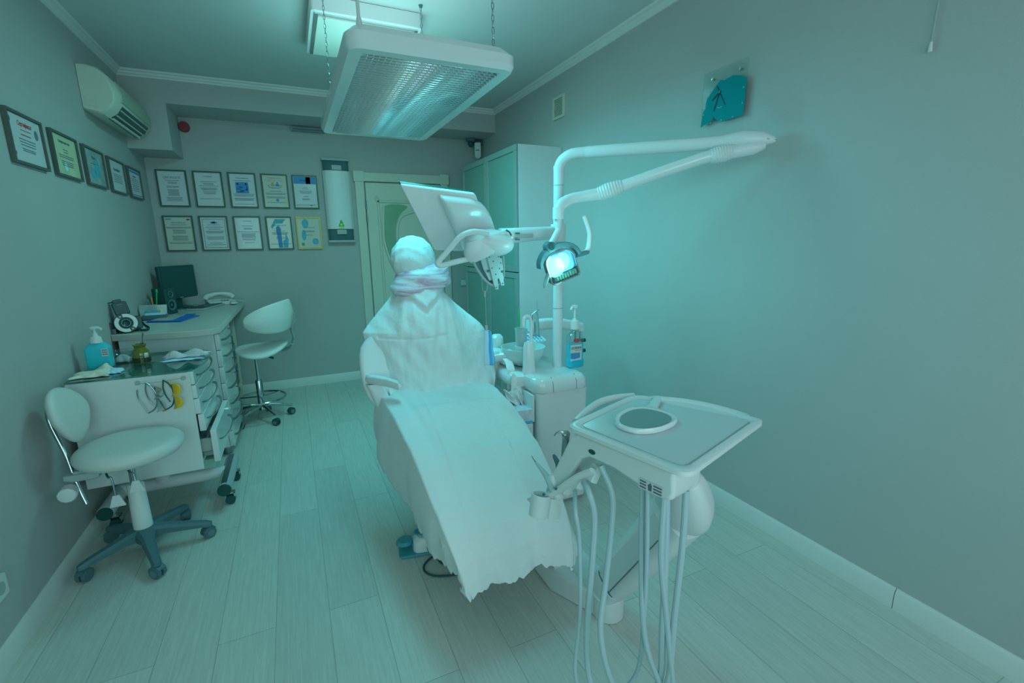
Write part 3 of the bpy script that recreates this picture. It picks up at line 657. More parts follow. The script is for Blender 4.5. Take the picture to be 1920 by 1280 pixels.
for a in range(4):
    for b in range(3): kp.box(.0+b*.022, .014+b*.022, -.078+a*.014, -.068+a*.014, .03, .036, Mp)
obj('keypad', kp, 'dark_grey', t)
hc = []
for i in range(90):
    a = i*.9; q = i/89; c = V(-.53+q*.06, 4.88+q*.14-.1*math.sin(q*PI), .935-.0*q)
    if q > .6: c = V(-.494+(q-.6)*.2, 4.88+(q-.6)*.2, .935-(q-.6)*.05)
    hc.append(c+V(math.cos(a)*.006, 0, math.sin(a)*.006))
obj('coiled_cord', MB().tube(hc, .0018, 5), 'trim', t)
tag(obj('computer_mouse', MB().ell((-.50, 4.84, zd+.0), (.032, .05, .026), 18, 10, Matrix.Rotation(-.3, 4, 'Z'), lambda d: 1 if d.z > 0 else .05), 'trim'), 'pale computer mouse near the desk corner by the telephone', 'mouse')
pp = thing('paper_stack', 'loose stack of pale papers behind the keyboard beside telephone', 'papers', (-.76, 4.94, zd))
for i in range(4):
    M = Matrix.Translation((-.755+i*.006, 4.93, zd+i*.004)) @ Matrix.Rotation(.2*i-.2, 4, 'Z'); obj('sheet', MB().box(-.06, .06, -.085, .085, 0, .0025, M), 'paper', pp)
# ring flash camera
t = thing('ring_flash_camera', 'black camera with pale ring flash, its round front facing out', 'camera', (-.95, 3.58, zd))
c = V(-.952, 3.56, zd+.062); Mc = frame(c, (.94, .34, 0), (-.05, .1, 1)) @ Matrix.Scale(.86, 4)    # z faces the viewer
def arc_ring(r0, r1, a0, a1, z0, z1, n=16):
    P = [(r1*math.cos(math.radians(a0+(a1-a0)*i/n)), r1*math.sin(math.radians(a0+(a1-a0)*i/n))) for i in range(n+1)]
    Q = [(r0*math.cos(math.radians(a0+(a1-a0)*i/n)), r0*math.sin(math.radians(a0+(a1-a0)*i/n))) for i in range(n+1)]
    return MB().loft([[Mc @ V(*P[i], z0), Mc @ V(*P[i], z1), Mc @ V(*Q[i], z1), Mc @ V(*Q[i], z0)] for i in range(n+1)])
obj('flash_body', MB().lathe([(.032, -.02), (.066, -.02), (.070, -.008), (.068, .004), (.032, .004)], M=Mc, n=40), 'black', t)
obj('flash_tube', arc_ring(.042, .065, 135, 288, .004, .010), 'white', t, label='pale curved flash window')
obj('flash_tube', arc_ring(.042, .065, -40, 105, .004, .010), 'white', t, label='pale curved flash window')
obj('lens', MB().lathe([(0, -.06), (.036, -.06), (.036, .006), (.030, .008), (.027, .002), (.012, -.006), (0, -.004)], M=Mc, n=32), 'black', t)
obj('lens_ring', MB().lathe([(.024, .004), (.027, .005), (.027, .006), (.024, .006)], M=Mc, n=32), 'soft_grey', t)
for a in (120, -55): obj('button', MB().prism(disc(.054*math.cos(math.radians(a)), .054*math.sin(math.radians(a)), .007), .004, .010, Mc), 'soft_grey', t)
obj('camera_body', MB().prism(rr(-.05, .088, -.06, .045, .018), -.12, -.055, Mc), 'black', t, bevel=.006)
obj('hand_grip', MB().prism(rr(.058, .095, -.05, .04, .015), -.07, -.02, Mc), 'black', t, bevel=.005)
obj('prism_housing', MB().prism([(-.03, .04), (.045, .04), (.03, .075), (-.015, .075)], -.11, -.05, Mc), 'black', t, bevel=.004)
obj('strap', MB().tube([Mc @ V(.085, .02, -.06), Mc @ V(.105, -.03, -.03), Mc @ V(.125, -.055, -.0), Mc @ V(.10, -.064, .02), Mc @ V(.07, -.062, .0)], .010, 8, smooth=5, flat=.25), 'black', t)
ff = Mc @ Matrix.Translation((-.002, .060, -.045)) @ Matrix.Rotation(math.radians(10), 4, 'Z')
obj('flash_controller', MB().prism(rr(-.042, .042, 0, .092, .012), -.025, .025, ff), 'black', t, bevel=.005)
obj('controller_head', MB().prism(rr(-.03, .02, .088, .112, .008), -.02, .02, ff), 'black', t, bevel=.003)
vs, fs = text_mb('Canon', .011, ff @ Matrix.Translation((0, .07, .0255)))
obj('lettering', MB().add(vs, fs), 'soft_grey', t)
cp = []
A = [ff @ V(-.03, .10, 0), ff @ V(-.08, .09, 0), Mc @ V(-.095, .07, -.03), Mc @ V(-.10, .01, -.02), Mc @ V(-.055, .012, 0)]
P, _ = catmull(A, [0]*5, 40)
for i, p in enumerate(P):
    k = 1 if 45 < i < 118 else 0; a = i*1.25
    cp.append(p+V(math.cos(a)*.010*k, math.cos(a)*.004*k, math.sin(a)*.008*k))
obj('coiled_cord', MB().tube(cp, .0035, 6), 'black', t)

# ================================================================ mobile instrument cart
t = drawer_unit('instrument_cart', 'white instrument cart on castors with glass top and five drawers', -1.0, -.505, 2.75, 3.28, .275, .80, [.80, .728, .655, .57, .475, .295], [0, .003, .008, .018, .06], None)
t['category'] = 'cart'
obj('side_panel', MB().box(-1.0, -.52, 2.735, 2.751, .275, .80), 'white_gloss', t, bevel=.002)
gt = [(-1.0, 2.735), (-.53, 2.735), (-.50, 2.77), (-.478, 2.85), (-.465, 2.98), (-.47, 3.12), (-.50, 3.22), (-.56, 3.285), (-.68, 3.31), (-1.0, 3.31)]
obj('glass_top', MB().prism(gt, .803, .811), 'table_glass', t, label='greenish glass top')
obj('white_sheet', MB().prism([(-1.0, 2.85), (-.72, 2.85), (-.84, 2.74), (-1.0, 2.74)], .8005, .8025), 'white_gloss', t)  # thin white slanted sheet just under the glass top
obj('post', MB().cyl((-.77, 3.0, .14), (-.77, 3.0, .275), .036), 'white', t)
obj('cross_tube', MB().cyl((-.955, 3.0, .125), (-.47, 3.0, .125), .034), 'white', t)
for x in (-.965, -.452):
    s_ = obj('base_tube', MB().cyl((x, 2.765, .12), (x, 3.18, .12), .0355), 'soft_grey' if x > -.6 else 'white', t)
    obj('end_cap', MB().cyl((x, 2.758, .12), (x, 2.765, .12), .034), 'black', s_)
    if x > -.6: obj('grip_strip', MB().box(x-.014, x+.014, 2.78, 3.17, .153, .157), 'steel', s_)
    for y in (2.84, 3.13):
        ct = obj('castor', MB().tube([(x+.012, y-.018, .026), (x+.012, y+.018, .026)], .025, 20), 'rubber', t)
        obj('castor_fork', MB().box(x-.012, x-.006, y-.012, y+.02, .02, .066).box(x+.03, x+.036, y-.012, y+.02, .02, .066).box(x-.012, x+.036, y-.012, y+.02, .06, .068).cyl((x+.01, y, .065), (x+.01, y, .088), .01), 'chrome', ct)
        obj('wheel_hub', MB().tube([(x-.004, y, .026), (x-.003, y, .026)], .01, 12), 'chrome', ct)
# glasses rail
rl = thing('suction_rail', 'clear plastic rail stuck to the near side of the cart', 'rail', (-.63, 2.72, .775))
obj('rod', MB().tube([(-.725, 2.715, .773), (-.64, 2.712, .772), (-.55, 2.715, .778)], .003, 10), 'clear_plastic', rl)
for x in (-.73, -.545): obj('suction_cup', MB().tube([(x, 2.733, .775), (x, 2.72, .775), (x, 2.712, .775)], [.012, .006, .008], 16), 'clear_plastic', rl)
def goggles(name, label, cx, lens_m, frame_m, z0, tip):
    t = thing(name, label, 'glasses', (cx, 2.70, z0))
    # hung by one temple: lenses one above the other, wrapping outwards
    for k, zc in enumerate((z0-.03, z0-.095)):
        def f(u, v, zc=zc):
            a = -1+2*u; h = .034*(1-abs(a)**2.5)*(1.0 if k else .9)
            x = cx+.012+v*.042*(1-abs(a)**3)**.5; return V(x, 2.703-.03*math.sin(v*1.6), zc+a*.033-.006*v)
        obj('lens', MB().grid(f, 14, 6), lens_m, t, solid=.0015)
    obj('brow_frame', MB().tube([(cx-.02, 2.708, z0+.012), (cx, 2.703, z0-.005), (cx+.014, 2.700, z0-.035), (cx+.018, 2.699, z0-.062), (cx+.014, 2.700, z0-.095), (cx-.002, 2.703, z0-.125), (cx-.03, 2.712, z0-.142)], [.003, .004, .0035, .004, .0035, .003, .0025], 8, smooth=5), frame_m, t)
    obj('nose_bridge', MB().tube([(cx+.017, 2.699, z0-.052), (cx+.034, 2.690, z0-.060), (cx+.045, 2.682, z0-.055)], [.004, .003, .002], 8, smooth=4), frame_m, t)
    obj('temple', MB().tube([(cx-.018, 2.709, z0+.012), (cx-.025, 2.715, z0-.03), (cx-.02, 2.717, z0-.07), (cx-.006, 2.716, z0-.105)], .0028, 8, smooth=5), frame_m, t)
    obj('temple', MB().tube([(cx-.03, 2.712, z0-.142), (cx-.045, 2.716, z0-.10), (cx-.06, 2.717, z0-.06), (cx-.058, 2.716, z0-.02)], .0025, 8, smooth=5), frame_m, t)
    if tip: obj('temple_tip', MB().tube([(cx-.028, 2.711, z0-.143), (cx-.042, 2.713, z0-.146)], .004, 8), 'orange', t); obj('cord_loop', MB().tube([(cx-.045+.012*math.cos(a*PI/4), 2.708, z0-.035+.010*math.sin(a*PI/4)) for a in range(8)], .002, 6, smooth=3, closed=True), 'orange', t)
goggles('safety_glasses', 'safety glasses with amber lenses hanging on the cart rail', -.605, 'amber', 'black', .77, True)
goggles('safety_glasses', 'clear safety glasses hanging left of the amber ones on cart rail', -.675, 'clear_plastic', 'steel', .765, False)
# bottles and packs on the cart
zt = .812
t = thing('hand_gel_bottle', 'blue hand gel bottle with white pump on the cart by wall', 'bottle', (-.935, 3.0, zt))
def brr(z, e, r): return [V(x, y, z) for x, y in rr(-.987+e, -.885-e, 2.97+e*.6, 3.035-e*.6, r, 5)]
obj('body', MB().loft([brr(zt, .006, .012), brr(zt+.006, 0, .015), brr(zt+.105, 0, .015), brr(zt+.130, .02, .012), brr(zt+.134, .03, .008)]), 'gel', t)
obj('pump_collar', MB().lathe([(0, 0), (.025, 0), (.022, .028), (.011, .034), (.009, .05), (0, .05)], (-.936, 3.0, zt+.133), 24), 'white', t)
obj('pump_head', MB().lathe([(0, 0), (.005, 0), (.005, .022), (.017, .024), (.019, .034), (0, .037)], (-.936, 3.0, zt+.18), 20).tube([(-.936, 3.0, zt+.208), (-.91, 2.985, zt+.208), (-.898, 2.98, zt+.2)], [.008, .006, .005], 10), 'white', t)
lb = MB()
lb.box(-.915, -.888, 2.9665, 2.969, zt+.065, zt+.105)
obj('sticker', lb, 'paper', t)
lb = MB()
for i in range(3): lb.box(-.912, -.891, 2.9655, 2.9665, zt+.073+i*.011, zt+.077+i*.011)
obj('sticker_text', lb, 'ink', t)
t = thing('plastic_dish', 'clear plastic box with folded white wipes on the cart', 'box', (-.865, 3.10, zt))
def dr_(z, e): return [V(x, y, z) for x, y in rr(-.915+e, -.815-e, 3.06+e, 3.15-e, .02, 5)]
obj('dish', MB().loft([dr_(zt+.065, 0), dr_(zt, .008), dr_(zt, .04)], cap=False), 'clear_plastic', t, solid=.002)
def cloth_fn(cx, cy, w, d, z, amp, sd, hump=.0):
    rnd = random.Random(sd); ph = [(rnd.uniform(15, 70), rnd.uniform(15, 70), rnd.uniform(0, 6)) for _ in range(6)]
    def f(u, v):
        a, b = u*2-1, v*2-1; k = max(0, 1-max(abs(a), abs(b))**3)
        e = 1+.12*math.sin(7*a+5*b+sd)+.08*math.sin(13*b-9*a)
        x, y = cx+a*w/2*e, cy+b*d/2*e
        return V(x, y, z+.002+(hump*k+amp*k*(1.4+sum(math.sin(p*x+q*y*1.3+r) for p, q, r in ph)/2.2)))
    return f
wi = tag(obj('folded_wipe', MB().grid(cloth_fn(-.865, 3.105, .075, .06, zt+.004, .010, 3, .012), 20, 20), 'paper', solid=.002), 'crumpled white wipe inside the clear plastic box', 'wipe')
t = thing('brown_jar', 'brown glass medicine jar with wide neck on the cart', 'jar', (-.775, 3.04, zt))
obj('glass', MB().lathe([(0, 0), (.036, 0), (.040, .006), (.040, .052), (.036, .066), (.026, .076), (.024, .084), (.031, .098), (.031, .102), (.021, .102), (.019, .084), (.03, .068), (.034, .05), (.034, .008), (0, .006)], (-.775, 3.04, zt), 32), 'brown_glass', t)
obj('liquid', MB().lathe([(0, .0), (.0405, .004), (.0405, .032), (0, .033)], (-.775, 3.04, zt), 32), 'brown_liquid', t)
obj('sticker', MB().loft([[V(-.775+.0412*math.cos(math.radians(a)), 3.04+.0412*math.sin(math.radians(a)), zt+z) for a in (-58, -48, -38, -28)] for z in (.030, .056)], cap=False, closed=False), 'paper', t, solid=.0006)
tag(obj('swab_stick', MB().tube([(-.772, 3.045, zt+.01), (-.757, 3.04, zt+.13), (-.75, 3.035, zt+.158)], [.0022, .0022, .0035], 8), 'steel'), 'thin metal swab stick standing in the brown jar', 'stick')
tag(obj('surgical_mask', MB().grid(cloth_fn(-.585, 3.02, .18, .085, zt, .0015, 5, .004), 24, 14), 'mask_blue', solid=.002), 'pale blue surgical mask lying flat at the right of the cart', 'mask')
tag(obj('crumpled_gauze', MB().grid(cloth_fn(-.575, 3.05, .19, .085, zt+.010, .011, 9, .012), 34, 22), 'paper', solid=.0015), 'crumpled white gauze heaped on the blue mask on the cart', 'gauze')
tag(obj('rubber_glove', MB().grid(cloth_fn(-.925, 2.835, .14, .10, zt, .010, 12, .006), 28, 24), 'nitrile', solid=.0015), 'pale crumpled rubber glove at the near left corner of cart', 'glove')
tag(obj('rubber_glove', MB().grid(cloth_fn(-.905, 2.905, .075, .05, zt, .010, 22, .010), 24, 20), 'nitrile', solid=.0015), 'pale crumpled rubber glove just below the gel bottle', 'glove')
tag(obj('mask_packet', MB().grid(cloth_fn(-.845, 2.86, .06, .07, zt, .006, 31, .008), 20, 20), 'mask_blue', solid=.002), 'small crumpled bright blue packet beside the gloves', 'packet')

# ================================================================ stools
def castor_unit(p, ang, t, r=.026, m='dark_grey', w=.034):
    """twin-wheel castor: axle along ang"""
    d = V(math.cos(ang), math.sin(ang), 0); x, y = p
    k = obj('castor', MB().tube([V(x, y, r)-d*w/2, V(x, y, r)-d*.004], r, 20).tube([V(x, y, r)+d*.004, V(x, y, r)+d*w/2], r, 20), m, t, bevel=.003)
    n = V(-d.y, d.x, 0)
    hood = [V(x, y, r)+n*((r+.005)*math.cos(a))+V(0, 0, (r+.005)*math.sin(a)) for a in [PI*q/8-.1 for q in range(8)]]
    obj('hood', MB().loft([[q-d*(w/2-.003) for q in hood], [q+d*(w/2-.003) for q in hood]]), m, k)
    obj('wheel_cap', MB().tube([V(x, y, r)-d*(w/2+.002), V(x, y, r)-d*(w/2)], r*.6, 16), 'mid_grey', k)
    return k
t = thing('operator_stool', 'white round operator stool with grey five-arm base in front of cart', 'stool', (-.755, 2.53, 0))
hub = V(-.755, 2.53, 0)
cs = [(-.95, 2.40), (-.665, 2.29), (-.505, 2.53), (-.64, 2.76), (-.935, 2.70)]
b = MB()
for (x, y) in cs:
    d = (V(x, y, 0)-hub); L = d.length; d.normalize(); n = V(-d.y, d.x, 0)
    rings = []
    for q, wq, zt_, zb in ((.0, .042, .135, .085), (.2, .040, .132, .085), (.35, .026, .122, .083), (.9, .019, .092, .066), (1.0, .019, .085, .060), (1.07, .012, .078, .06)):
        c = hub+d*L*q; rings.append([c-n*wq+V(0, 0, zb), c+n*wq+V(0, 0, zb), c+n*wq+V(0, 0, zt_-.012), c+n*wq*.6+V(0, 0, zt_), c-n*wq*.6+V(0, 0, zt_), c-n*wq+V(0, 0, zt_-.012)])
    ar = MB().loft(rings); arm = obj('base_arm', ar, 'dark_grey', t, sharp=30)
    castor_unit((x, y), math.atan2(d.y, d.x)+PI/2+.6, arm, .027, 'dark_grey', .042)
    obj('castor_stem', MB().cyl((x, y, .04), (x, y, .08), .008), 'steel', arm)
obj('column_sleeve', MB().lathe([(0, .10), (.036, .10), (.038, .13), (.033, .345), (.027, .355), (0, .356)], (hub.x, hub.y, 0), 28), 'white', t)
obj('gas_spring', MB().cyl(hub+V(0, 0, .35), hub+V(0, 0, .48), .0165), 'chrome', t)
st = V(-.735, 2.50, 0)
obj('seat', MB().lathe([(0, .488), (.15, .490), (.188, .505), (.203, .53), (.203, .545), (.188, .566), (.15, .576), (0, .58)], (st.x, st.y, 0), 56), 'vinyl', t, sharp=80, sub=1)
obj('seat_plate', MB().box(-.93, -.68, 2.44, 2.58, .470, .489).box(-.80, -.69, 2.46, 2.56, .45, .47), 'soft_grey', t, bevel=.004)
obj('mechanism', MB().loft([[V(x, y, z) for y, z in rr(2.43, 2.50, .445+a, .478, .008)] for x, a in ((-.96, .01), (-.93, 0), (-.86, 0), (-.84, .005))]), 'soft_grey', t, bevel=.004)
kn = obj('tilt_knob', MB().tube([(-.945, 2.43, .415), (-.94, 2.385, .412), (-.94, 2.380, .412)], [.031, .033, .028], 12), 'white', t, bevel=.003)
obj('back_rod', MB().tube([(-.985, 2.53, .80), (-.997, 2.53, .735), (-.992, 2.52, .68), (-.955, 2.49, .55), (-.93, 2.46, .43), (-.905, 2.44, .335)], .0085, 12, smooth=6), 'chrome', t)
obj('rod_bracket', MB().ell((-.982, 2.53, .77), (.014, .03, .03), 14, 10), 'steel', t)
def padf(u, v):
    a = u*2*PI; q = v*PI; return V(0, 0, 0)
Mpad = frame((-.935, 2.52, .718), (.10, 1, 0), (-.22, 0, 1))
pad = MB().ell((0, 0, 0), (.125, .125, .036), 36, 18, fn=lambda d: 1)
pv = [Mpad @ V(x*(1-.30*max(0, -y/.128)), y, z+.03*(x/.15)**2) for x, y, z in pad.v]
pad.v = [tuple(p) for p in pv]
obj('backrest', pad, 'vinyl', t, sharp=180)
for (x, y, z, l) in ((-.80, 2.435, .455, .075), (-.725, 2.44, .46, .03)):
    lv_ = obj('lever_rod', MB().tube([(x-.03, 2.47, z), (x-.012, y-.005, z-.012), (x, y-.01, z-.02), (x+.005, y-.02, z-.02-l)], .0045, 8, smooth=4), 'steel', t)
    obj('lever_paddle', MB().loft([[V(x+.005+a*w_, y-.022+b, z-.02-l-dz) for a, b in ((-1, 0), (1, 0), (1, .012), (-1, .012))] for w_, dz in ((.012, 0), (.03, .055))]), 'white', lv_, bevel=.004)

t = thing('saddle_stool', 'white saddle stool with curved back and chrome foot ring beside the desk', 'stool', (-.33, 4.2, 0))
hub = V(-.335, 4.20, 0)
for k in range(5):
    a = math.radians(-62+72*k); d = V(math.cos(a), math.sin(a), 0)
    arm = obj('base_arm', MB().tube([hub+V(0, 0, .125), hub+d*.08+V(0, 0, .118), hub+d*.225+V(0, 0, .082)], [.016, .013, .011], 10, flat=.8), 'chrome', t)
    castor_unit((hub.x+d.x*.215, hub.y+d.y*.215), a+PI/2+.4, arm, .027, 'black', .036)
obj('column_sleeve', MB().lathe([(0, .09), (.026, .09), (.026, .335), (.021, .345), (0, .345)], (hub.x, hub.y, 0), 24), 'chrome', t)
obj('gas_spring', MB().cyl(hub+V(0, 0, .34), hub+V(0, 0, .545), .0125), 'chrome', t)
ring = obj('foot_ring', MB().tube([(hub.x+.185*math.cos(a*PI/12), hub.y+.185*math.sin(a*PI/12), .19) for a in range(24)], .0085, 10, closed=True), 'chrome', t)
for k in range(3):
    a = math.radians(40+120*k); obj('ring_strut', MB().cyl(hub+V(math.cos(a)*.02, math.sin(a)*.02, .20), hub+V(math.cos(a)*.185, math.sin(a)*.185, .19), .006), 'chrome', ring)
obj('seat_mount', MB().box(hub.x-.05, hub.x+.05, hub.y-.045, hub.y+.045, .535, .56), 'black', t, bevel=.004)
obj('height_lever', MB().tube([(hub.x+.04, hub.y-.03, .55), (hub.x+.09, hub.y-.07, .545), (hub.x+.13, hub.y-.09, .53)], [.006, .011, .013], 8, flat=.6), 'black', t)
def sd(u, v):
    a = 2*PI*u; r = min(1, v*1.0); return V(0, 0, 0)
sc = V(-.29, 4.13, .60); S = MB().ell((0, 0, 0), (.21, .19, .045), 44, 22)
S.v = [tuple(sc+V(x*(1-.16*max(0, -x/.21)), y, z+.04*(x/.21)**2*(1 if x > 0 else .25)-.035*(y/.19)**2+.012)) for x, y, z in S.v]
obj('seat', S, 'vinyl', t, sharp=180)
def bk(u, v):
    a = math.radians(-112+150*u); h = 1-abs(2*u-1)**2.2; h = max(h, .02)**.55
    z = .875+(v-.5)*.235*h+.055*(u-.45); r = .215+.02*math.sin(v*PI)
    return V(-.275+r*math.cos(a), 4.13+r*math.sin(a)*.95, z)
obj('backrest', MB().grid(bk, 40, 16), 'vinyl', t, solid=.035, sharp=180, sub=1)
obj('back_bracket', MB().tube([(-.020, 4.03, .90), (-.018, 4.03, .84), (-.05, 4.035, .765), (-.04, 4.05, .70), (-.06, 4.06, .635), (-.10, 4.09, .60), (-.20, 4.13, .575), (-.28, 4.16, .565)], .013, 8, smooth=6, flat=.5), 'chrome', t)
# ================================================================ glass-door cabinet by the right wall
t = thing('glass_door_cabinet', 'tall white cabinet with frosted glass doors against the right wall', 'cabinet', (1.8, 3.93, 0))
CX, CY0, CY1, CZ = 1.62, 3.335, 4.55, 2.13
cb = MB().box(CX, 1.998, CY0, CY0+.02, .005, CZ).box(CX, 1.998, CY1-.02, CY1, .005, CZ).box(CX, 1.998, CY0+.02, CY1-.02, CZ-.02, CZ).box(CX, 1.998, CY0+.02, CY1-.02, .005, .08).box(1.98, 1.998, CY0+.02, CY1-.02, .08, CZ-.02).box(CX, 1.98, 3.93, 3.95, .08, CZ-.02)
obj('carcass', cb, 'cabinet_white', t, bevel=.002)
for z in (.42, .70, .98, 1.28, 1.56, 1.82): obj('shelf', MB().box(CX+.03, 1.98, CY0+.02, 3.93, z, z+.02).box(CX+.03, 1.98, 3.95, CY1-.02, z, z+.02), 'cabinet_white', t)
for (y0, y1) in ((CY0+.002, 3.938), (3.942, CY1-.002)):
    for (z0, z1) in ((.09, 1.175), (1.182, CZ-.002)):
        f = MB(); w_ = .045
        for a in ((y0, y1, z0, z0+w_), (y0, y1, z1-w_, z1), (y0, y0+w_, z0+w_, z1-w_), (y1-w_, y1, z0+w_, z1-w_)): f.box(CX-.022, CX-.002, *a)
        d = obj('door', f, 'alu_frame', t, bevel=.002)
        obj('pane', MB().box(CX-.014, CX-.009, y0+w_, y1-w_, z0+w_, z1-w_), 'frosted', d)
# contents seen dimly through the glass
def bottle(x, y, z, r, h, m, lb, grp=None):
    return tag(obj('bottle', MB().lathe([(0, 0), (r, 0), (r, h*.7), (r*.4, h*.82), (r*.4, h), (0, h)], (x, y, z), 18), m), lb, 'bottle', grp)
bottle(1.72, 3.60, 1.841, .035, .16, 'paper', 'pale bottle behind the frosted glass on the top cabinet shelf, nearest', None)
bottle(1.71, 3.74, 1.841, .04, .14, 'soft_grey', 'grey bottle behind the frosted glass on the top cabinet shelf, farther', None)
tag(obj('storage_box', MB().box(1.66, 1.8, 3.50, 3.75, 1.581, 1.66), 'print_blue', bevel=.003), 'dark bluish box behind the frosted glass under the top shelf', 'box')
tag(obj('storage_box', MB().box(1.66, 1.8, 3.38, 3.60, 1.301, 1.42), 'soft_grey', bevel=.003), 'pale box behind frosted glass just above the cabinet middle seam', 'box')
tag(obj('storage_box', MB().box(1.66, 1.78, 3.52, 3.60, .721, .80), 'orange', bevel=.003), 'orange box showing dimly through the lower cabinet glass', 'box')
tag(obj('storage_box', MB().box(1.66, 1.78, 3.66, 3.70, .721, .84), 'green', bevel=.003), 'thin green box beside the orange one behind the lower glass', 'box')
tag(obj('storage_box', MB().box(1.66, 1.8, 3.42, 3.62, .441, .58), 'paper', bevel=.003), 'white box behind the lower cabinet glass beneath the orange box', 'box')

# ================================================================ dental chair
t = chair = thing('dental_chair', 'white dental chair covered with disposable sheets in the room centre', 'dental chair', (.65, 1.9, 0))
obj('floor_plate', MB().prism(rr(.54, .80, 1.92, 2.45, .06), .002, .05), 'white', t, bevel=.01)
obj('lift_column', MB().loft([[V(x, y, z) for x, y in rr(.52, .76, y0, y0+.28, .05)] for z, y0 in ((.05, 1.95), (.25, 2.0), (.46, 2.08))]), 'white', t)
def slab(pts, x0, x1, th, r=.05):       # padded slab following a side profile (y, z)
    P, _ = catmull([V(0, a, b) for a, b in pts], [0]*len(pts), 6); rings = []
    for i, p in enumerate(P):
        d = (P[min(i+1, len(P)-1)]-P[max(i-1, 0)]).normalized(); n = V(0, -d.z, d.y)
        e = .025 if i in (0, len(P)-1) else 0
        rings.append([V(x, 0, 0)+p+n*(zz) for x, zz in rr(x0+e, x1-e, -th+e, -e*.3, r*.5, 4)])
    return MB().loft(rings)
obj('seat', slab([(1.75, .56), (2.0, .60), (2.28, .615)], .36, .86, .09), 'white', t, bevel=.008)
obj('leg_rest', slab([(1.44, .36), (1.52, .42), (1.62, .51), (1.76, .56)], .39, .85, .07), 'white', t, bevel=.008)
# backrest shell: bowed white shell whose left side shows
rings = []
for z, y, hw, cx in ((.56, 2.33, .20, .60), (.62, 2.35, .31, .60), (.72, 2.37, .342, .60), (.84, 2.40, .345, .60), (.915, 2.42, .335, .60), (.96, 2.435, .285, .605), (1.03, 2.45, .21, .61), (1.10, 2.46, .14, .61), (1.17, 2.48, .09, .61)):
    ring = []
    for k in range(28):
        a = 2*PI*k/28; c, s_ = math.cos(a), math.sin(a)
        ring.append(V(cx+hw*math.copysign(abs(c)**.6, c), y+.045*math.copysign(abs(s_)**.7, s_)-.02*abs(c)**3, z))
    rings.append(ring)
obj('backrest', MB().loft(rings), 'white', t, sub=1, sharp=60)
obj('headrest', MB().ell((.60, 2.46, 1.30), (.10, .05, .12), 24, 16), 'white', t)
obj('headrest_bar', MB().box(.585, .625, 2.47, 2.49, 1.1, 1.28), 'steel', t)
a_ = obj('armrest', MB().loft([[V(x+dx, y, z) for x, z in rr(-.035+e, .035-e, -.022+e*.5, .022-e*.5, .02, 4)] for dx, y, z, e in ()] or [[V(q.x, q.y, q.z) for q in r] for r in []] or
    [[V(.275+s*.14+c*.0, 2.36-.20*s+dy, .755-.004*s*s+dz+(.008*math.sin(s*PI))) for dy, dz in ((-.042*e, 0), (-.035*e, .019*e), (.0, .026*e), (.035*e, .019*e), (.042*e, 0), (.035*e, -.018*e), (-.035*e, -.018*e))] for s, e, c in ((0, .35, 0), (.06, .85, 0), (.25, 1, 0), (.6, 1, 0), (.9, .95, 0), (1, .45, 0))]), 'white_gloss', t, bevel=.003)
obj('armrest_bracket', MB().loft([[V(x, y, z) for x, y in rr(a, b, c, d, .02, 4)] for z, a, b, c, d in ((.55, .33, .40, 2.30, 2.38), (.60, .32, .41, 2.28, 2.38), (.70, .29, .37, 2.29, 2.37), (.735, .275, .36, 2.30, 2.37))]), 'white', a_)
b_ = obj('armrest', MB().tube([(.97, 2.36, .775), (1.04, 2.31, .79), (1.12, 2.27, .785), (1.19, 2.25, .765)], [.028, .036, .036, .02], 14, smooth=4, flat=.6), 'white_gloss', t)
obj('armrest_bracket', MB().tube([(1.0, 2.40, .76), (.99, 2.40, .68), (.975, 2.40, .58), (.93, 2.36, .54)], [.04, .032, .026, .03], 12, smooth=4), 'white', b_)
obj('armrest_bracket', MB().tube([(1.14, 2.29, .76), (1.13, 2.33, .70), (1.10, 2.36, .66)], [.035, .04, .03], 12, smooth=4), 'white', b_)
# ---- front foot beam
obj('foot_beam', MB().loft([[V(x, y, z) for x, y in o] for z, o in ((.002, rr(.925, 1.04, 1.205, 1.9, [.055, .01, .01, .055], 8)), (.085, rr(.925, 1.04, 1.205, 1.9, [.055, .01, .01, .055], 8)), (.095, rr(.935, 1.03, 1.215, 1.89, [.045, .01, .01, .045], 8)))]), 'white', t)
obj('floor_connection', MB().prism([(.84, 1.46), (.925, 1.28), (.925, 1.9), (.84, 1.9)], .002, .09), 'white', t, bevel=.004)
bx = MB().prism([(1.9, .05), (1.48, .05), (1.44, .20), (1.50, .42), (1.9, .5)], .86, .895, Matrix(((0, 0, 1, 0), (1, 0, 0, 0), (0, 1, 0, 0), (0, 0, 0, 1))))
obj('side_cover', bx, 'white', t, bevel=.006)

# ---- disposable covers
def hnoise(x, y, s=0): return math.sin(x*1.7+y*2.3+s)+.6*math.sin(x*3.1-y*1.9+s*2)+.35*math.sin(x*6.3+y*5.1+s*.7)
def hood(d):
    q = 1+.022*hnoise(d.x*4+d.z*2, d.z*3+d.y*5, 1)+.02*abs(math.sin(math.atan2(d.y, d.x)*11))*max(0, .5-abs(d.z+.55))
    return q*(1 if d.z > -.2 else 1-.12*(-.2-d.z))
h_ = MB().ell((.572, 2.43, 1.332), (.112, .09, .122), 56, 36, fn=hood)
tag(obj('headrest_cap', h_, 'gown', sharp=180), 'puffy white disposable cap pulled over the headrest', 'cap')
def wrapf(d):
    return 1+.05*math.sin(d.z*11+d.x*3.5+.6*math.sin(d.x*5))+.02*hnoise(d.x*12, d.z*14, 4)
M = Matrix.Rotation(-.12, 4, 'Y')
wr = MB()
rings = []
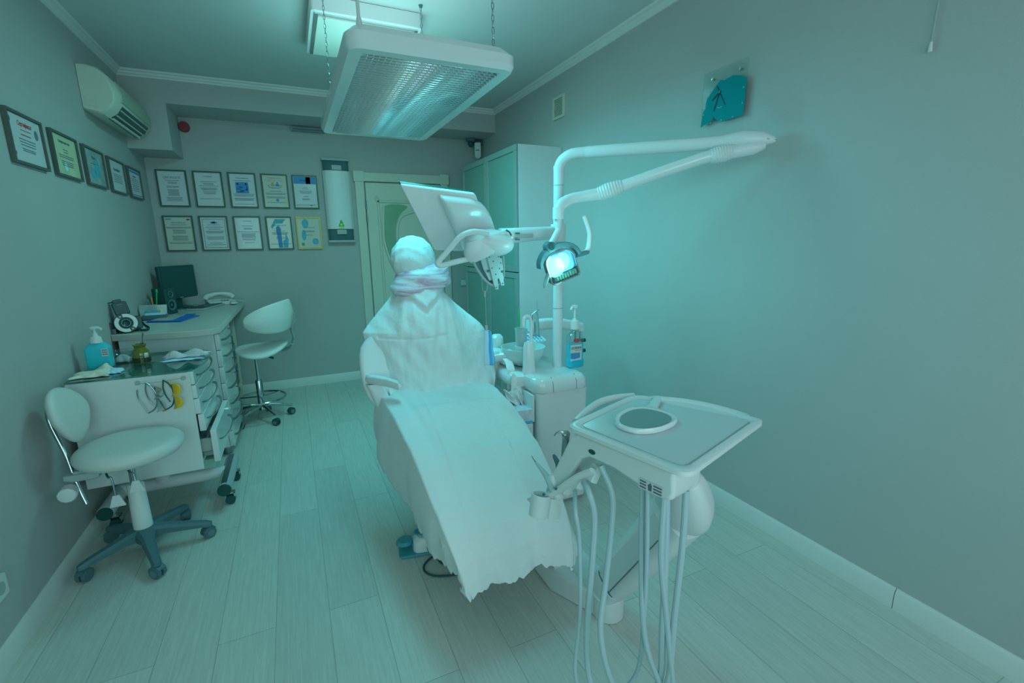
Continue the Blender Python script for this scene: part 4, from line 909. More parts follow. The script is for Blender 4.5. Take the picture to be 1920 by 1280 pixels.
for j in range(25):
    v = j/24; a = PI*v; z = -math.cos(a); ring = []
    for k in range(64):
        th = 2*PI*k/64; c, s_ = math.cos(th), math.sin(th)
        rr_ = (max(0, 1-abs(z)**3.2))**.42
        x = .152*math.copysign(abs(c)**.75, c)*rr_; y = .095*math.copysign(abs(s_)**.9, s_)*rr_
        zz = .078*z+.008*math.sin(x*16+.6)
        f = 1+.05*math.sin(zz*70+x*14+1.2*math.sin(x*11))+.012*hnoise(x*40, zz*60, 3)
        ring.append(V(.605+x*f+zz*.1, 2.415+y*f, 1.228+zz+x*.08))
    rings.append(ring)
wr.loft(rings)
tag(obj('neck_roll', wr, 'film', sharp=180), 'mauve-tinted crinkled plastic wrap around the neck of the headrest', 'wrap')
# upper sheet over the backrest
outl = [  # z, x_left, x_right, y_centre, y_edge
 (1.21, .475, .725, 2.34, 2.46), (1.165, .46, .73, 2.325, 2.46), (1.10, .405, .79, 2.315, 2.455), (1.03, .345, .865, 2.305, 2.45),
 (.975, .295, .925, 2.295, 2.44), (.94, .30, .95, 2.29, 2.43), (.90, .325, .965, 2.28, 2.42), (.84, .345, .98, 2.27, 2.40), (.77, .37, .985, 2.26, 2.37), (.70, .385, .975, 2.245, 2.33), (.655, .39, .95, 2.225, 2.29), (.63, .40, .93, 2.19, 2.26)]
def interp(tab, q):
    q *= len(tab)-1; i = min(int(q), len(tab)-2); f = q-i; f = f*f*(3-2*f)*.5+f*.5
    return [a+(b-a)*f for a, b in zip(tab[i], tab[i+1])]
def cape(u, v):
    z, xl, xr, yc, ye = interp(outl, v)
    a = 2*u-1; x = (xl+xr)/2+a*(xr-xl)/2
    y = yc+(ye-yc)*abs(a)**2.4
    fold = 0
    for (x0, x1, am, wd) in ((.52, .36, .010, .020), (.56, .47, .007, .018), (.60, .59, .007, .03), (.67, .56, .016, .022), (.70, .66, .013, .017), (.72, .76, .014, .020), (.72, .86, .010, .024), (.50, .42, .008, .018)):
        q = min(1, v*1.15); xx = x0+(x1-x0)*q; s = min(1, v*4)*(1-.45*v); wd = wd*(.7+.7*v)
        fold -= am*s*math.exp(-((x-xx)/wd)**2)
    vz = 1.075+abs(x-.60)*.85
    k = max(0, 1-abs(x-.60)/.14)
    fold += (.020*math.exp(-((z-vz)/.016)**2)-.010*math.exp(-((z-vz-.035)/.025)**2))*k**.5*(1 if v < .5 else 0)
    fold += .0045*hnoise(x*11+z*4, z*6, 5)+.0016*hnoise(x*26-z*9, z*15+x*12, 2)*min(1, v*3)
    fold += .004*math.exp(-((z-.955-.01*math.sin(x*9))/.006)**2)*(1 if .36 < x < .72 else 0)
    low = max(0, v-.78)/.22
    fold -= low*.014*hnoise(x*17, z*14, 8)
    return V(x+.004*math.sin(z*19+a*2)*abs(a)**3, y+fold, z+low*.012*hnoise(x*24, 1, 3))
tag(obj('backrest_sheet', MB().grid(cape, 120, 90), 'gown', solid=.002, sharp=180), 'thin white disposable gown draped from the neck over the chair back', 'sheet')
# lower sheet: rows along the chair, each row left hem > left edge > top > right edge > right hem
rows = [  # y, z_top, xL, xR, hemL(x,y,z), hemR(x,y,z)
 (2.36, .615, .34, .90, (.30, 2.37, .52), (.95, 2.36, .52)),
 (2.29, .665, .34, .91, (.305, 2.37, .44), (.96, 2.28, .45)),
 (2.15, .668, .345, .91, (.32, 2.28, .36), (.96, 2.12, .40)),
 (1.98, .65, .35, .905, (.335, 2.12, .285), (.96, 1.95, .36)),
 (1.80, .605, .36, .90, (.36, 1.95, .225), (.955, 1.78, .33)),
 (1.65, .545, .37, .895, (.39, 1.79, .20), (.945, 1.62, .29)),
 (1.52, .465, .385, .89, (.42, 1.63, .195), (.93, 1.50, .25)),
 (1.43, .39, .40, .885, (.435, 1.52, .19), (.915, 1.42, .22)),
 (1.375, .31, .42, .88, (.448, 1.44, .185), (.895, 1.375, .205)),
 (1.355, .245, .44, .875, (.458, 1.40, .20), (.882, 1.352, .195)),
 (1.35, .195, .458, .868, (.462, 1.395, .195), (.872, 1.345, .185))]
flat = [(a, b, c, d, *e, *f) for a, b, c, d, e, f in rows]
def lower(u, v):
    y, zt_, xl, xr, hx_, hy_, hz_, gx, gy, gz = interp(flat, v)
    E = .24
    if u < E:
        s = u/E; p = V(hx_, hy_, hz_).lerp(V(xl, y, zt_), s); p.x -= .022*math.sin(s*PI)*(.5+.5*(1-v)); 
    elif u > 1-E:
        s = (u-1+E)/E; p = V(xr, y, zt_).lerp(V(gx, gy, gz), s); p.x += .02*math.sin(s*PI)*(1-v)
    else:
        s = (u-E)/(1-2*E); a = 2*s-1
        p = V(xl+(xr-xl)*s, y, zt_+.022*(1-abs(a)**4)*(1-v*.8))
    # creases from folding, cross wrinkles and hanging folds
    x, yy = p.x, p.y
    for x0 in (.50, .76): p.z += .006*math.exp(-((x-x0-.03*(yy-1.8))/.008)**2)
    for y0 in (2.02, 1.70, 1.48): p.z += .006*math.exp(-((yy-y0+.06*(x-.6))/.009)**2)
    w = .003*hnoise(x*8+yy*3, yy*7-x*4, 1)+.0009*hnoise(x*23, yy*19+x*8, 3)
    if u < E or u > 1-E:
        s = abs((u/E) if u < E else (1-u)/E); k = 1-s
        p.x += .020*math.sin(v*17+1)*k+.006*math.sin(v*51)*k; p.z += .004*math.sin(v*60)*k
        p.z += (.006*hnoise(v*90, 2, 1)) * k**6
    p.z += w; p.y += w*.8
    if v > .72:
        k = (v-.72)/.28; p.y += .012*math.sin(u*24)*k+.006*math.sin(u*55+1)*k
        p.z += (.0035*hnoise(u*60, 1, 2)+.002*math.sin(u*150))*k**5-.016*math.sin(u*PI)*k**3*math.cos(u*6)
    p.z -= .010*math.exp(-((x-.43-.05*(2.2-yy))/.018)**2)*math.exp(-((yy-2.0)/.22)**2)*(1 if u > E else 0)
    if v < .12:
        k = 1-v/.12; p.z += .012*k*hnoise(x*34, 3, 1)
    return p
tag(obj('seat_sheet', MB().grid(lower, 150, 130), 'sheet', solid=.002, sharp=180), 'large white disposable sheet over the seat and leg rest with torn hem', 'sheet')

# ================================================================ foot pedal
t = thing('foot_pedal', 'white foot pedal with teal pads on the floor left of the sheet', 'pedal', (.42, 1.92, 0))
Mf = frame((.425, 1.965, .002), (.93, -.16, 0), (.16, .93, 0))
obj('base', MB().prism(rr(-.105, .15, -.055, .06, .025), 0, .012, Mf), 'pedal_teal', t, bevel=.003)
obj('body', MB().loft([[Mf @ V(x, y, z) for x, y in rr(a, .14, -.05+e, .055-e, .03)] for z, a, e in ((.012, -.04, 0), (.055, -.038, .006), (.075, -.02, .02))]), 'white', t, bevel=.003)
obj('toe_pad', MB().loft([[Mf @ V(x, y, z) for x, y in rr(-.115+e, -.04, -.03+e, .05-e, .03)] for z, e in ((.035, .01), (.045, 0), (.058, .01))]), 'pedal_teal', t)
obj('top_pad', MB().prism([(.0+x, .02+y) for x, y in disc(0, 0, .032, .026)], .075, .082, Mf), 'pedal_teal', t, bevel=.002)
obj('carry_bow', MB().tube([Mf @ V(.035, -.052, .035), Mf @ V(.06, -.055, .07), Mf @ V(.075, -.03, .10), Mf @ V(.078, .02, .10), Mf @ V(.07, .055, .06)], .011, 10, smooth=5, flat=.5), 'dark_grey', t)
obj('pivot', MB().tube([Mf @ V(.035, -.062, .035), Mf @ V(.035, -.045, .035)], .014, 16), 'mid_grey', t)
obj('print_mark', MB().box(-.0425, -.0385, -.02, -.012, .025, .05, Mf), 'print_blue', t)
cb_ = [(.52, 1.86, .006), (.46, 1.88, .006), (.405, 1.84, .006), (.40, 1.79, .006), (.44, 1.745, .006), (.52, 1.72, .006), (.60, 1.74, .006), (.66, 1.80, .006)]
tag(obj('pedal_cable', MB().tube(cb_, .0045, 8, smooth=8), 'rubber'), 'black cable looping on the floor from under the sheet', 'cable')
tag(obj('pedal_cable', MB().tube([(.60, 1.94, .006), (.49, 1.88, .006), (.475, 1.83, .006), (.51, 1.80, .006), (.60, 1.80, .006)], .004, 8, smooth=8), 'rubber'), 'short inner black cable loop beside the pedal', 'cable')

# ================================================================ delivery arm + table
t = thing('delivery_unit', 'dental delivery table on its slanting arm in the right foreground', 'delivery unit', (.96, 1.23, 0))
lo, hi = V(.985, 1.265, .115), V(1.03, .985, .575)
d = (hi-lo).normalized(); sdv = V(1, 0, 0); nrm = d.cross(sdv).normalized()
def armring(p, w_, h_, r): return [p+sdv*a+nrm*b for a, b in rr(-w_, w_, -h_, h_, r, 5)]
obj('arm', MB().loft([armring(lo, .048, .062, .03), armring(lo+d*.06, .05, .066, .03), armring(hi, .058, .082, .04)]), 'white', t)
q = lo+d*.07; q2 = hi-d*.02
sp = MB(); f_ = V(-1, 0, 0)
sp.loft([[p+V(-.050, 0, 0)+nrm*b for b in (-.03, .035)]+[p+V(-.0575, 0, 0)+nrm*b for b in (.035, -.03)] for p in (q, q2)])
obj('side_inlay', sp, 'tray_mat', t, label='grey inlay along the arm side')
obj('inlay_seam', MB().tube([q+V(-.054, 0, 0)-nrm*.033, q2+V(-.060, 0, 0)-nrm*.033], .0014, 6), 'dark_grey', t)
obj('arm_collar', MB().loft([armring(lo-d*.02, .053, .061, .03), armring(lo+d*.055, .056, .064, .032), armring(lo+d*.055, .050, .058, .028)], cap=False), 'white', t)
obj('collar_gap', MB().loft([armring(lo+d*.056, .0535, .0615, .031), armring(lo+d*.062, .0535, .0615, .031)]), 'dark_grey', t)
eb = MB().loft([[V(c.x+a*math.cos(.6)-b*math.sin(.6), c.y+a*math.sin(.6)+b*math.cos(.6), c.z+a*.25) for a, b in rr(-w1, w1, -w2, w2, min(w1, w2)*.75, 6)] for c, w1, w2 in ((V(1.055, .975, .535), .03, .035), (V(1.05, .965, .55), .058, .06), (V(1.025, .94, .61), .072, .072), (V(.99, .915, .68), .068, .066), (V(.96, .895, .735), .055, .052), (V(.945, .885, .765), .042, .042), (V(.94, .882, .775), .03, .03))])
obj('elbow_cover', eb, 'white', t, sharp=70, sub=1)
obj('post', MB().loft([[V(c[0]+a, c[1]+b, c[2]) for a, b in rr(-.032, .032, -.036, .036, .028, 6)] for c in ((.94, .885, .74), (.925, .87, .79), (.905, .855, .875))]), 'white', t)
# table top: corners A (left far), B (near), Cc (right), D (far)
A, B, Cc, D = V(.672, 1.09), V(.765, .712), V(1.222, .862), V(1.035, 1.225)
def outline(e, z):
    P = []
    def cr(c, p, n, r):
        p1 = c+(p-c).normalized()*r; p2 = c+(n-c).normalized()*r
        for k in range(7): s = k/6; P.append(p1.lerp(c, s).lerp(c.lerp(p2, s), s))
    cen = (A+B+Cc+D)/4
    a, b, c, dd = [p+(cen-p).normalized()*e*1.35 for p in (A, B, Cc, D)]
    cr(a, dd, b, .035); cr(b, a, c, .04); cr(c, b, dd, .04)
    n = ((c-dd).yx); n = V(-(c-dd).y, (c-dd).x).normalized(); n = n if n.dot(cen-c) < 0 else -n
    for k in range(1, 12): s = k/12; P.append(c.lerp(dd, s*.86+.06)+n*(.052*math.sin(PI*(s*.92+.04))))
    cr(dd, c, a, .05)
    return [V(p.x, p.y, z) for p in P]
A, B, Cc, D = [V((p.x, p.y)) for p in (A, B, Cc, D)]
zt2 = .90
tray = MB().loft([outline(.012, zt2-.022), outline(0, zt2-.014), outline(0, zt2-.003), outline(.006, zt2), outline(.022, zt2), outline(.028, zt2-.007)], cap=False)
ob_ = outline(.012, zt2-.022); ot_ = outline(.028, zt2-.007); n0 = len(tray.v)
tray.add(ob_, [tuple(range(len(ob_)))]); tray.add(ot_, [tuple(range(len(ot_)))])
obj('table_top', tray, 'white', t, sharp=50)
cen = (A+B+Cc+D)/4
def inner(e, z, k=0): 
    q = [p+(cen-p).normalized()*e*1.35 for p in (A, B, Cc, D)]
    pts = []
    for i in range(4):
        c, p, n = q[i], q[i-1], q[(i+1) % 4]; p1 = c+(p-c).normalized()*.02; p2 = c+(n-c).normalized()*.02
        for s in (0, .5, 1): pts.append(p1.lerp(c, s).lerp(c.lerp(p2, s), s))
    return [V(p.x, p.y, z) for p in pts]
obj('table_mat', MB().loft([inner(.034, zt2-.0068), inner(.034, zt2-.0035), inner(.037, zt2-.003)]), 'tray_mat', t)
# underside body with sloping leg towards the instrument holder
ux = (B-A).normalized(); uy = V(-ux.y, ux.x); O = A+uy*.022
Mb_ = Matrix(((ux.x, 0, uy.x, O.x), (ux.y, 0, uy.y, O.y), (0, 1, 0, 0), (0, 0, 0, 1)))   # x along A>B, y up, z across
prof2 = [(-.10, .60), (.02, .665), (.085, .80), (.10, .815), (.33, .80), (.352, .82), (.345, .875), (.02, .877), (-.005, .865), (-.13, .645)]
prof2 = [(-.115, .635), (-.09, .605), (-.06, .612), (.045, .80), (.075, .815), (.16, .815), (.29, .79), (.335, .795), (.345, .82), (.34, .876), (.03, .876), (.0, .862)]
obj('control_body', MB().prism(prof2[::-1], .0, .10, Mb_), 'white_gloss', t, bevel=.012, seg=4)
obj('keyhole', MB().prism(disc(.085, .838, .012, .007), -.002, .002, Mb_), 'black', t)
Ml = frame(Mb_ @ V(.28, .813, -.001), (ux.x, ux.y, 0), (0, 0, 1))
stk = MB().prism(R_(-.035, .035, -.014, .014), 0, .001, Ml)
obj('sticker', stk, 'paper', t)
stt = MB()
for i in range(3): stt.prism(R_(-.032, -.013, -.010+i*.008, -.006+i*.008), .001, .0016, Ml); stt.prism(R_(.008, .032, -.010+i*.008, -.006+i*.008), .001, .0016, Ml)
stt.prism([(-.008, .004), (0, .012), (.004, .004), (.003, -.010), (-.006, -.010)], .001, .0016, Ml)
obj('sticker_text', stt, 'ink', t)
# holder rail and cup holder clamps
hp = [Mb_ @ V(a, b, -.01) for a, b in ((-.17, .575), (-.06, .65), (.04, .745), (.10, .79))]
rail = MB().tube(hp, .014, 8, smooth=4, flat=.5); obj('holder_rail', rail, 'white', t)
sc_ = MB()
for k in (.12, .3, .5): p = hp[0].lerp(hp[3], k); sc_.tube([p+V(-.012, -.004, 0), p+V(-.017, -.006, 0)], .004, 10)
obj('rail_screws', sc_, 'dark_grey', t)
Mcl = Matrix.Translation((.640, 1.185, .60)) @ Matrix.Rotation(.22, 4, 'Y') @ Matrix.Rotation(-.1, 4, 'X')
def cring(ri, ro, z0, z1, a0, a1, n=18):
    return [[Mcl @ V(ro*math.cos(t_), ro*math.sin(t_), z0), Mcl @ V(ro*math.cos(t_), ro*math.sin(t_), z1), Mcl @ V(ri*math.cos(t_), ri*math.sin(t_), z1), Mcl @ V(ri*math.cos(t_), ri*math.sin(t_), z0)] for t_ in [math.radians(a0+(a1-a0)*q/n) for q in range(n+1)]]
obj('holder_clamp', MB().loft(cring(.026, .032, -.035, .035, 20, 330)), 'white', t, bevel=.002)
obj('clamp_base', MB().box(.018, .062, -.034, -.024, -.035, .03, Mcl), 'white', t, bevel=.002)
for k in range(4):
    p = hp[0].lerp(hp[3], .35+k*.2); obj('holder_fork', MB().box(-.012, .012, -.016, .016, -.04, .012, Matrix.Translation(p+V(.03, .01, .0)) @ Matrix.Rotation(.5, 4, 'Y')), 'white', t, bevel=.004)
obj('side_handle', MB().tube([(.73, 1.125, .884), (.82, 1.19, .886), (.90, 1.232, .888), (.97, 1.24, .888), (1.04, 1.235, .884)], .012, 10, smooth=5), 'white', t)

# mirror on the table
t = thing('hand_mirror', 'white-rimmed hand mirror lying face up on the delivery table', 'mirror', (.87, 1.0, zt2))
def mir(k, z):
    c = V(.888, 1.005); r1 = (Cc-B).normalized(); r2 = V(-r1.y, r1.x); P = []
    for i in range(48):
        a = 2*PI*i/48; ca, sa = math.cos(a), math.sin(a)
        x = math.copysign(abs(ca)**.85, ca)*.098; y = math.copysign(abs(sa)**.85, sa)*.076*(1+.16*ca)
        P.append(c+r1*(x*k)+r2*(y*k))
    return [V(p.x, p.y, z) for p in P]
obj('rim', MB().loft([mir(1.0, zt2-.002), mir(1.03, zt2+.006), mir(.98, zt2+.013), mir(.88, zt2+.011), mir(.82, zt2+.007)], cap=True), 'white_gloss', t, sharp=70)
obj('mirror_glass', MB().loft([mir(.84, zt2+.007), mir(.84, zt2+.0095)]), 'mirror_grey', t)
obj('handle', MB().loft([[V(*(V((.965, 1.062)).lerp(V((1.065, 1.14)), s)+V((.6, -.8))*a), zt2+.004+b) for a, b in ((-w_, -.005), (w_, -.005), (w_*.9, .005), (0, .008), (-w_*.9, .005))] for s, w_ in ((0, .018), (.3, .015), (.8, .014), (1, .008))]), 'white_gloss', t)

# instruments in the holder
def inst(pts, rs, m, lb, name='dental_handpiece', tip=None):
    t = thing(name, lb, 'instrument', tuple(pts[0]))
    obj('grip', MB().tube(pts, rs, 12, smooth=4), m, t)
    if tip: obj('tip', MB().tube(tip[0], tip[1], 8), tip[2], t)
    return t
inst([(.668, 1.15, .655), (.664, 1.18, .69), (.655, 1.21, .712), (.650, 1.23, .722)], [.011, .010, .006, .004], 'hose', 'thin pale pointed scaler handpiece at the far left of the holder', tip=([(.650, 1.23, .722), (.646, 1.245, .733), (.644, 1.25, .739)], [.0022, .0015, .001], 'steel'))
inst([(.70, 1.13, .66), (.697, 1.15, .70), (.695, 1.165, .735)], [.014, .013, .010], 'dark_grey', 'dark dental handpiece behind the sloping holder panel', tip=([(.695, 1.165, .735), (.690, 1.18, .755), (.688, 1.185, .762)], [.009, .007, .003], 'dark_grey'))
inst([(.72, 1.16, .66), (.70, 1.14, .75), (.695, 1.125, .83), (.69, 1.115, .858)], [.010, .010, .011, .013], 'steel', 'chrome curved-tip syringe at the top of the holder panel', tip=([(.69, 1.115, .858), (.675, 1.12, .866), (.662, 1.125, .860), (.657, 1.128, .852)], [.008, .006, .003, .002], 'chrome'))
inst([(.69, 1.15, .63), (.682, 1.165, .67), (.678, 1.175, .70)], [.016, .018, .012], 'white', 'white thick handpiece low in the holder beside the clamp')
# hoses
def S(*p): return [V(*q) for q in p]
H = [
 ([(.69, 1.06, .70), (.64, .98, .69), (.651, .975, .60), (.656, .97, .37), (.632, .95, .17), (.70, .92, .09), (.79, .88, .17), (.775, .84, .40), (.765, .83, .62), (.765, .84, .80)], .0062, 'thin pale hose hanging leftmost under the delivery table'),
 ([(.70, 1.03, .74), (.69, .99, .73), (.70, .975, .66), (.685, .96, .52), (.66, .94, .30), (.665, .91, .16), (.74, .86, .09), (.82, .82, .18), (.805, .80, .40), (.80, .80, .60), (.80, .81, .80)], .0095, 'thick pale hose starting under the sloping holder, second from left'),
 ([(.72, .98, .81), (.738, .95, .74), (.735, .94, .66), (.705, .92, .50), (.67, .89, .36), (.70, .86, .20), (.78, .82, .12), (.825, .79, .22), (.825, .78, .45), (.835, .78, .65), (.845, .79, .80)], .0085, 'pale hose curving from the middle of the table, third from left'),
 ([(.775, .87, .80), (.765, .85, .60), (.775, .83, .35), (.83, .80, .17), (.87, .79, .10), (.84, .78, .20), (.805, .79, .45), (.785, .80, .62), (.783, .80, .80)], .008, 'pale hose crossing the others below the printed sticker'),
]
for p, r, lb in H: tag(obj('instrument_hose', MB().tube(p, r, 10, smooth=7), 'hose'), lb, 'hose', 'hoses under the delivery table')
# ================================================================ water unit beside the chair
t = thing('water_unit', 'white dental water unit with rounded cap right of the chair', 'dental unit', (1.24, 2.25, 0))
UX0, UX1, UY0, UY1 = 1.065, 1.385, 2.0, 2.50
obj('body', MB().prism(rr(UX0+.01, UX1-.005, UY0+.01, UY1, .025), .02, .65), 'white', t, bevel=.003)
def cap(z, e, ex=0): return [V(x, y, z) for x, y in rr(UX0+e-ex, UX1-e, UY0+e, UY1+.06-e, [.05, .04, .12, .06], 7)]
obj('top_cap', MB().loft([cap(.652, .004), cap(.665, 0), cap(.70, .004, .01), cap(.722, .018, .02), cap(.732, .04, .02)]), 'white_gloss', t, sharp=50)
obj('basin_shelf', MB().loft([[V(x, y, z) for x, y in rr(.995+e, 1.20-e, 2.13+e, 2.55-e, [.05, .05, .09, .09], 7)] for z, e in ((.655, .01), (.67, 0), (.715, .004), (.728, .02))]), 'white_gloss', t, sharp=50)
obj('cap_seams', MB().tube([(1.16, 1.998, .655), (1.16, 2.003, .70), (1.16, 2.03, .733)], .0012, 6).tube([(1.30, 1.998, .655), (1.30, 2.003, .70), (1.30, 2.03, .733)], .0012, 6), 'mid_grey', t)
obj('side_door', MB().box(1.052, 1.066, 2.03, 2.20, .50, .645), 'white', t, bevel=.003)
obj('dark_gap', MB().box(1.060, 1.070, 2.205, 2.215, .42, .645), 'dark_grey', t)
dw = obj('drawer', MB().box(.975, 1.06, 2.03, 2.30, .36, .495), 'white', t, bevel=.008)
obj('base_plinth', MB().box(1.09, 1.37, 2.03, 2.47, .001, .02), 'soft_grey', t)
obj('lower_panel', MB().box(1.056, 1.066, 2.03, 2.45, .06, .35), 'white', t, bevel=.003)
# spittoon bowl, faucet column, cup filler
obj('bowl', MB().lathe([(.03, .732), (.06, .745), (.10, .775), (.122, .815), (.125, .842), (.120, .842), (.112, .815), (.09, .782), (.05, .758), (.001, .752)], (1.135, 2.30, 0), 44), 'bowl_glass', t, label='translucent glass spittoon bowl')
obj('bowl_foot', MB().lathe([(0, .72), (.05, .72), (.045, .745), (0, .745)], (1.135, 2.30, 0), 28), 'dark_grey', t)
fc = obj('faucet_column', MB().loft([[V(1.10+a, 2.16+b, z) for a, b in rr(-w_, w_, -w_*.9, w_*.9, w_*.8, 6)] for z, w_ in ((.725, .036), (.78, .032), (.88, .028), (.895, .024))]), 'white_gloss', t)
obj('spout', MB().tube([(1.115, 2.16, .89), (1.115, 2.16, .96), (1.113, 2.16, 1.01), (1.095, 2.155, 1.036), (1.072, 2.15, 1.03), (1.062, 2.145, 1.01), (1.06, 2.142, .985)], .0095, 14, smooth=5), 'white', fc)
# keypad, assistant holder
ap = obj('assistant_arm', MB().loft([[V(x, y, z) for x, z in o] for y, o in ((2.36, rr(1.21, 1.33, .82, .845, .012)), (2.44, rr(1.20, 1.34, .83, .858, .012)), (2.50, rr(1.22, 1.33, .845, .868, .012)))]), 'white', t)
kb = MB()
for i in range(5):
    for j in range(4): kb.ell((1.215+i*.022+j*.002, 2.375+j*.026, .8465+j*.0065), (.007, .008, .003), 10, 6)
obj('key_dots', kb, 'print_blue', ap, label='small blue keys')
obj('arm_support', MB().tube([(1.27, 2.44, .835), (1.27, 2.47, .78), (1.27, 2.49, .72)], .018, 10), 'white', ap)
obj('rear_arm', MB().loft([[V(x, 2.56+b+.03*((x-1.3)/.4)**2, .905+a-.05*max(0, (x-1.45)/.25)**1.5) for a, b in rr(-.035, .035, -.03, .03, .02)] for x in (1.30, 1.38, 1.46, 1.54, 1.62, 1.68, 1.71, 1.715)]), 'white', t, sharp=50)
obj('rear_arm_post', MB().tube([(1.33, 2.56, .88), (1.33, 2.555, .78), (1.33, 2.54, .70)], .02, 12), 'white', t)
gh = obj('bottle_bracket', MB().cyl((1.655, 2.57, .60), (1.655, 2.57, .87), .006, None, 10).cyl((1.69, 2.57, .60), (1.69, 2.57, .87), .006, None, 10), 'chrome', t)
for z in (.77, .70): obj('clamp_knob', MB().tube([(1.70, 2.56, z), (1.725, 2.56, z)], .012, 14), 'black', gh)
obj('wing_screw', MB().ell((1.64, 2.56, .745), (.012, .008, .010), 10, 8), 'chrome', gh)
# straps with suction holders to the left of the unit
obj('suction_holder', MB().loft([[V(x, y, z) for x, y in rr(a, b, 2.30, 2.42, .02)] for z, a, b in ((.745, 1.02, 1.10), (.79, 1.015, 1.11), (.81, 1.02, 1.10))]), 'white', t, bevel=.004)
obj('suction_holder', MB().lathe([(0, .73), (.05, .74), (.052, .80), (.045, .812), (0, .815)], (1.01, 2.42, 0), 24), 'white', t)
obj('suction_holder', MB().loft([[V(x, y, z) for x, y in rr(1.02+e, 1.09-e, 2.45+e, 2.52-e, .02)] for z, e in ((.80, .0), (.87, .002), (.885, .012))]), 'white', t)
obj('loose_strap', MB().loft([[V(x, y, z), V(x+.045, y, z), V(x+.045, y+.004, z), V(x, y+.004, z)] for x, y, z in ((1.0, 2.28, .79), (1.0, 2.25, .78), (1.0, 2.22, .74), (1.0, 2.22, .62), (1.005, 2.23, .52))]), 'sheet', t)
# pole
pole = thing('lamp_pole', 'tall white pole rising from the water unit with folding lamp arm', 'pole', (1.30, 2.20, .73))
obj('pole', MB().tube([(1.30, 2.20, .725), (1.30, 2.20, 1.70), (1.30, 2.20, 1.775), (1.312, 2.188, 1.82), (1.345, 2.15, 1.848), (1.40, 2.10, 1.853)], .0265, 20, smooth=5), 'white', pole)
obj('joint_ring', MB().lathe([(.0268, -.002), (.0275, -.002), (.0275, .002), (.0268, .002)], (1.30, 2.20, 1.70), 24), 'soft_grey', pole)
obj('joint_ring', MB().lathe([(.0268, -.002), (.0275, -.002), (.0275, .002), (.0268, .002)], (1.30, 2.20, 1.06), 24), 'soft_grey', pole)
obj('upper_arm', MB().tube([(1.40, 2.10, 1.853), (1.58, 1.88, 1.846), (1.74, 1.67, 1.838), (1.80, 1.59, 1.838)], [.0285, .030, .029, .029], 20, smooth=3), 'white_gloss', pole)
obj('elbow_housing', MB().tube([(1.79, 1.605, 1.838), (1.84, 1.54, 1.84), (1.885, 1.485, 1.835), (1.92, 1.445, 1.825)], [.028, .038, .032, .008], 20, smooth=6), 'white', pole)
obj('elbow_seam', MB().tube([(1.855, 1.49, 1.832), (1.88, 1.455, 1.83), (1.915, 1.44, 1.826)], .002, 6), 'mid_grey', pole)
la = [V(1.865, 1.51, 1.805), V(1.80, 1.565, 1.795), V(1.70, 1.65, 1.765), V(1.45, 1.86, 1.66), V(1.36, 1.93, 1.625)]
la = [V(1.895, 1.475, 1.812), V(1.80, 1.555, 1.79), V(1.70, 1.64, 1.768), V(1.42, 1.90, 1.655), V(1.375, 1.94, 1.635)]
obj('lower_arm', MB().tube([la[1], la[2], la[3]], [.027, .026, .026], 20, smooth=3), 'white_gloss', pole)
def bellows(p, q, r, n=9):
    pts = []; rs = []
    for i in range(n*4+1):
        s = i/(n*4); pts.append(V(p).lerp(V(q), s)); rs.append(r*(.80+.20*math.sin(s*PI))*(1+.035*math.cos(i*PI/2)))
    return MB().tube(pts, rs, 20)
obj('lower_arm_end', MB().tube([la[0], V(1.86, 1.505, 1.802), V(1.79, 1.565, 1.788)], [.015, .030, .029], 18, smooth=5), 'white', pole)
obj('bellows', bellows(V(1.80, 1.555, 1.792), V(1.73, 1.618, 1.775), .036), 'white', pole)
obj('bellows', bellows(V(1.45, 1.872, 1.668), V(1.36, 1.945, 1.632), .037), 'white', pole)
obj('swan_neck', MB().tube([(1.37, 1.935, 1.636), (1.30, 1.975, 1.625), (1.24, 1.995, 1.612), (1.195, 2.0, 1.585), (1.182, 2.0, 1.555)], [.030, .026, .026, .028, .027], 18, smooth=5), 'white', pole)
obj('stem_sleeve', MB().cyl((1.182, 2.0, 1.575), (1.182, 2.0, 1.52), .0275), 'white', pole)
obj('lamp_stem', MB().tube([(1.182, 2.0, 1.53), (1.182, 2.0, 1.48), (1.178, 1.995, 1.465), (1.145, 1.99, 1.415), (1.128, 1.985, 1.39)], .0165, 14, smooth=6), 'white', pole)
# lamp head
hd = thing('operating_lamp', 'dental operating lamp head with dark yoke glowing at end of the arm', 'lamp', (1.13, 1.97, 1.38))
Mh = frame((1.163, 1.955, 1.315), (.94, -.10, .33), (-.33, .0, .94))     # x right, y up, z towards the viewer
obj('yoke', MB().loft([[Mh @ V(a, b, z) for z in (-.02, .03)]+[Mh @ V(c, d_, z) for z in (.03, -.02)] for a, b, c, d_ in
    [((.112)*math.cos(math.radians(q)), .01+.088*math.sin(math.radians(q)), (.096 if abs(q-90) > 50 else .088)*math.cos(math.radians(q)), .01+.062*math.sin(math.radians(q))) for q in range(178, -12, -10)]]), 'dark_grey', hd, bevel=.003)
obj('pivot_knob', MB().tube([Mh @ V(-.035, .095, .0), Mh @ V(-.035, .095, .045), Mh @ V(-.035, .095, .048)], [.024, .024, .018], 24), 'dark_grey', hd)
obj('knob_cap', MB().tube([Mh @ V(-.035, .095, .048), Mh @ V(-.035, .095, .052)], .014, 20), 'black', hd)
def hring(z, k): return [Mh @ V(x, y, z) for x, y in rr(-.078*k, .078*k, -.085*k, .062*k, [.012, .05, .05, .012], 6)]
obj('reflector_shell', MB().loft([hring(-.045, .75), hring(-.02, .95), hring(.028, 1), hring(.028, .93), hring(-.01, .8)], cap=True), 'chrome', hd)
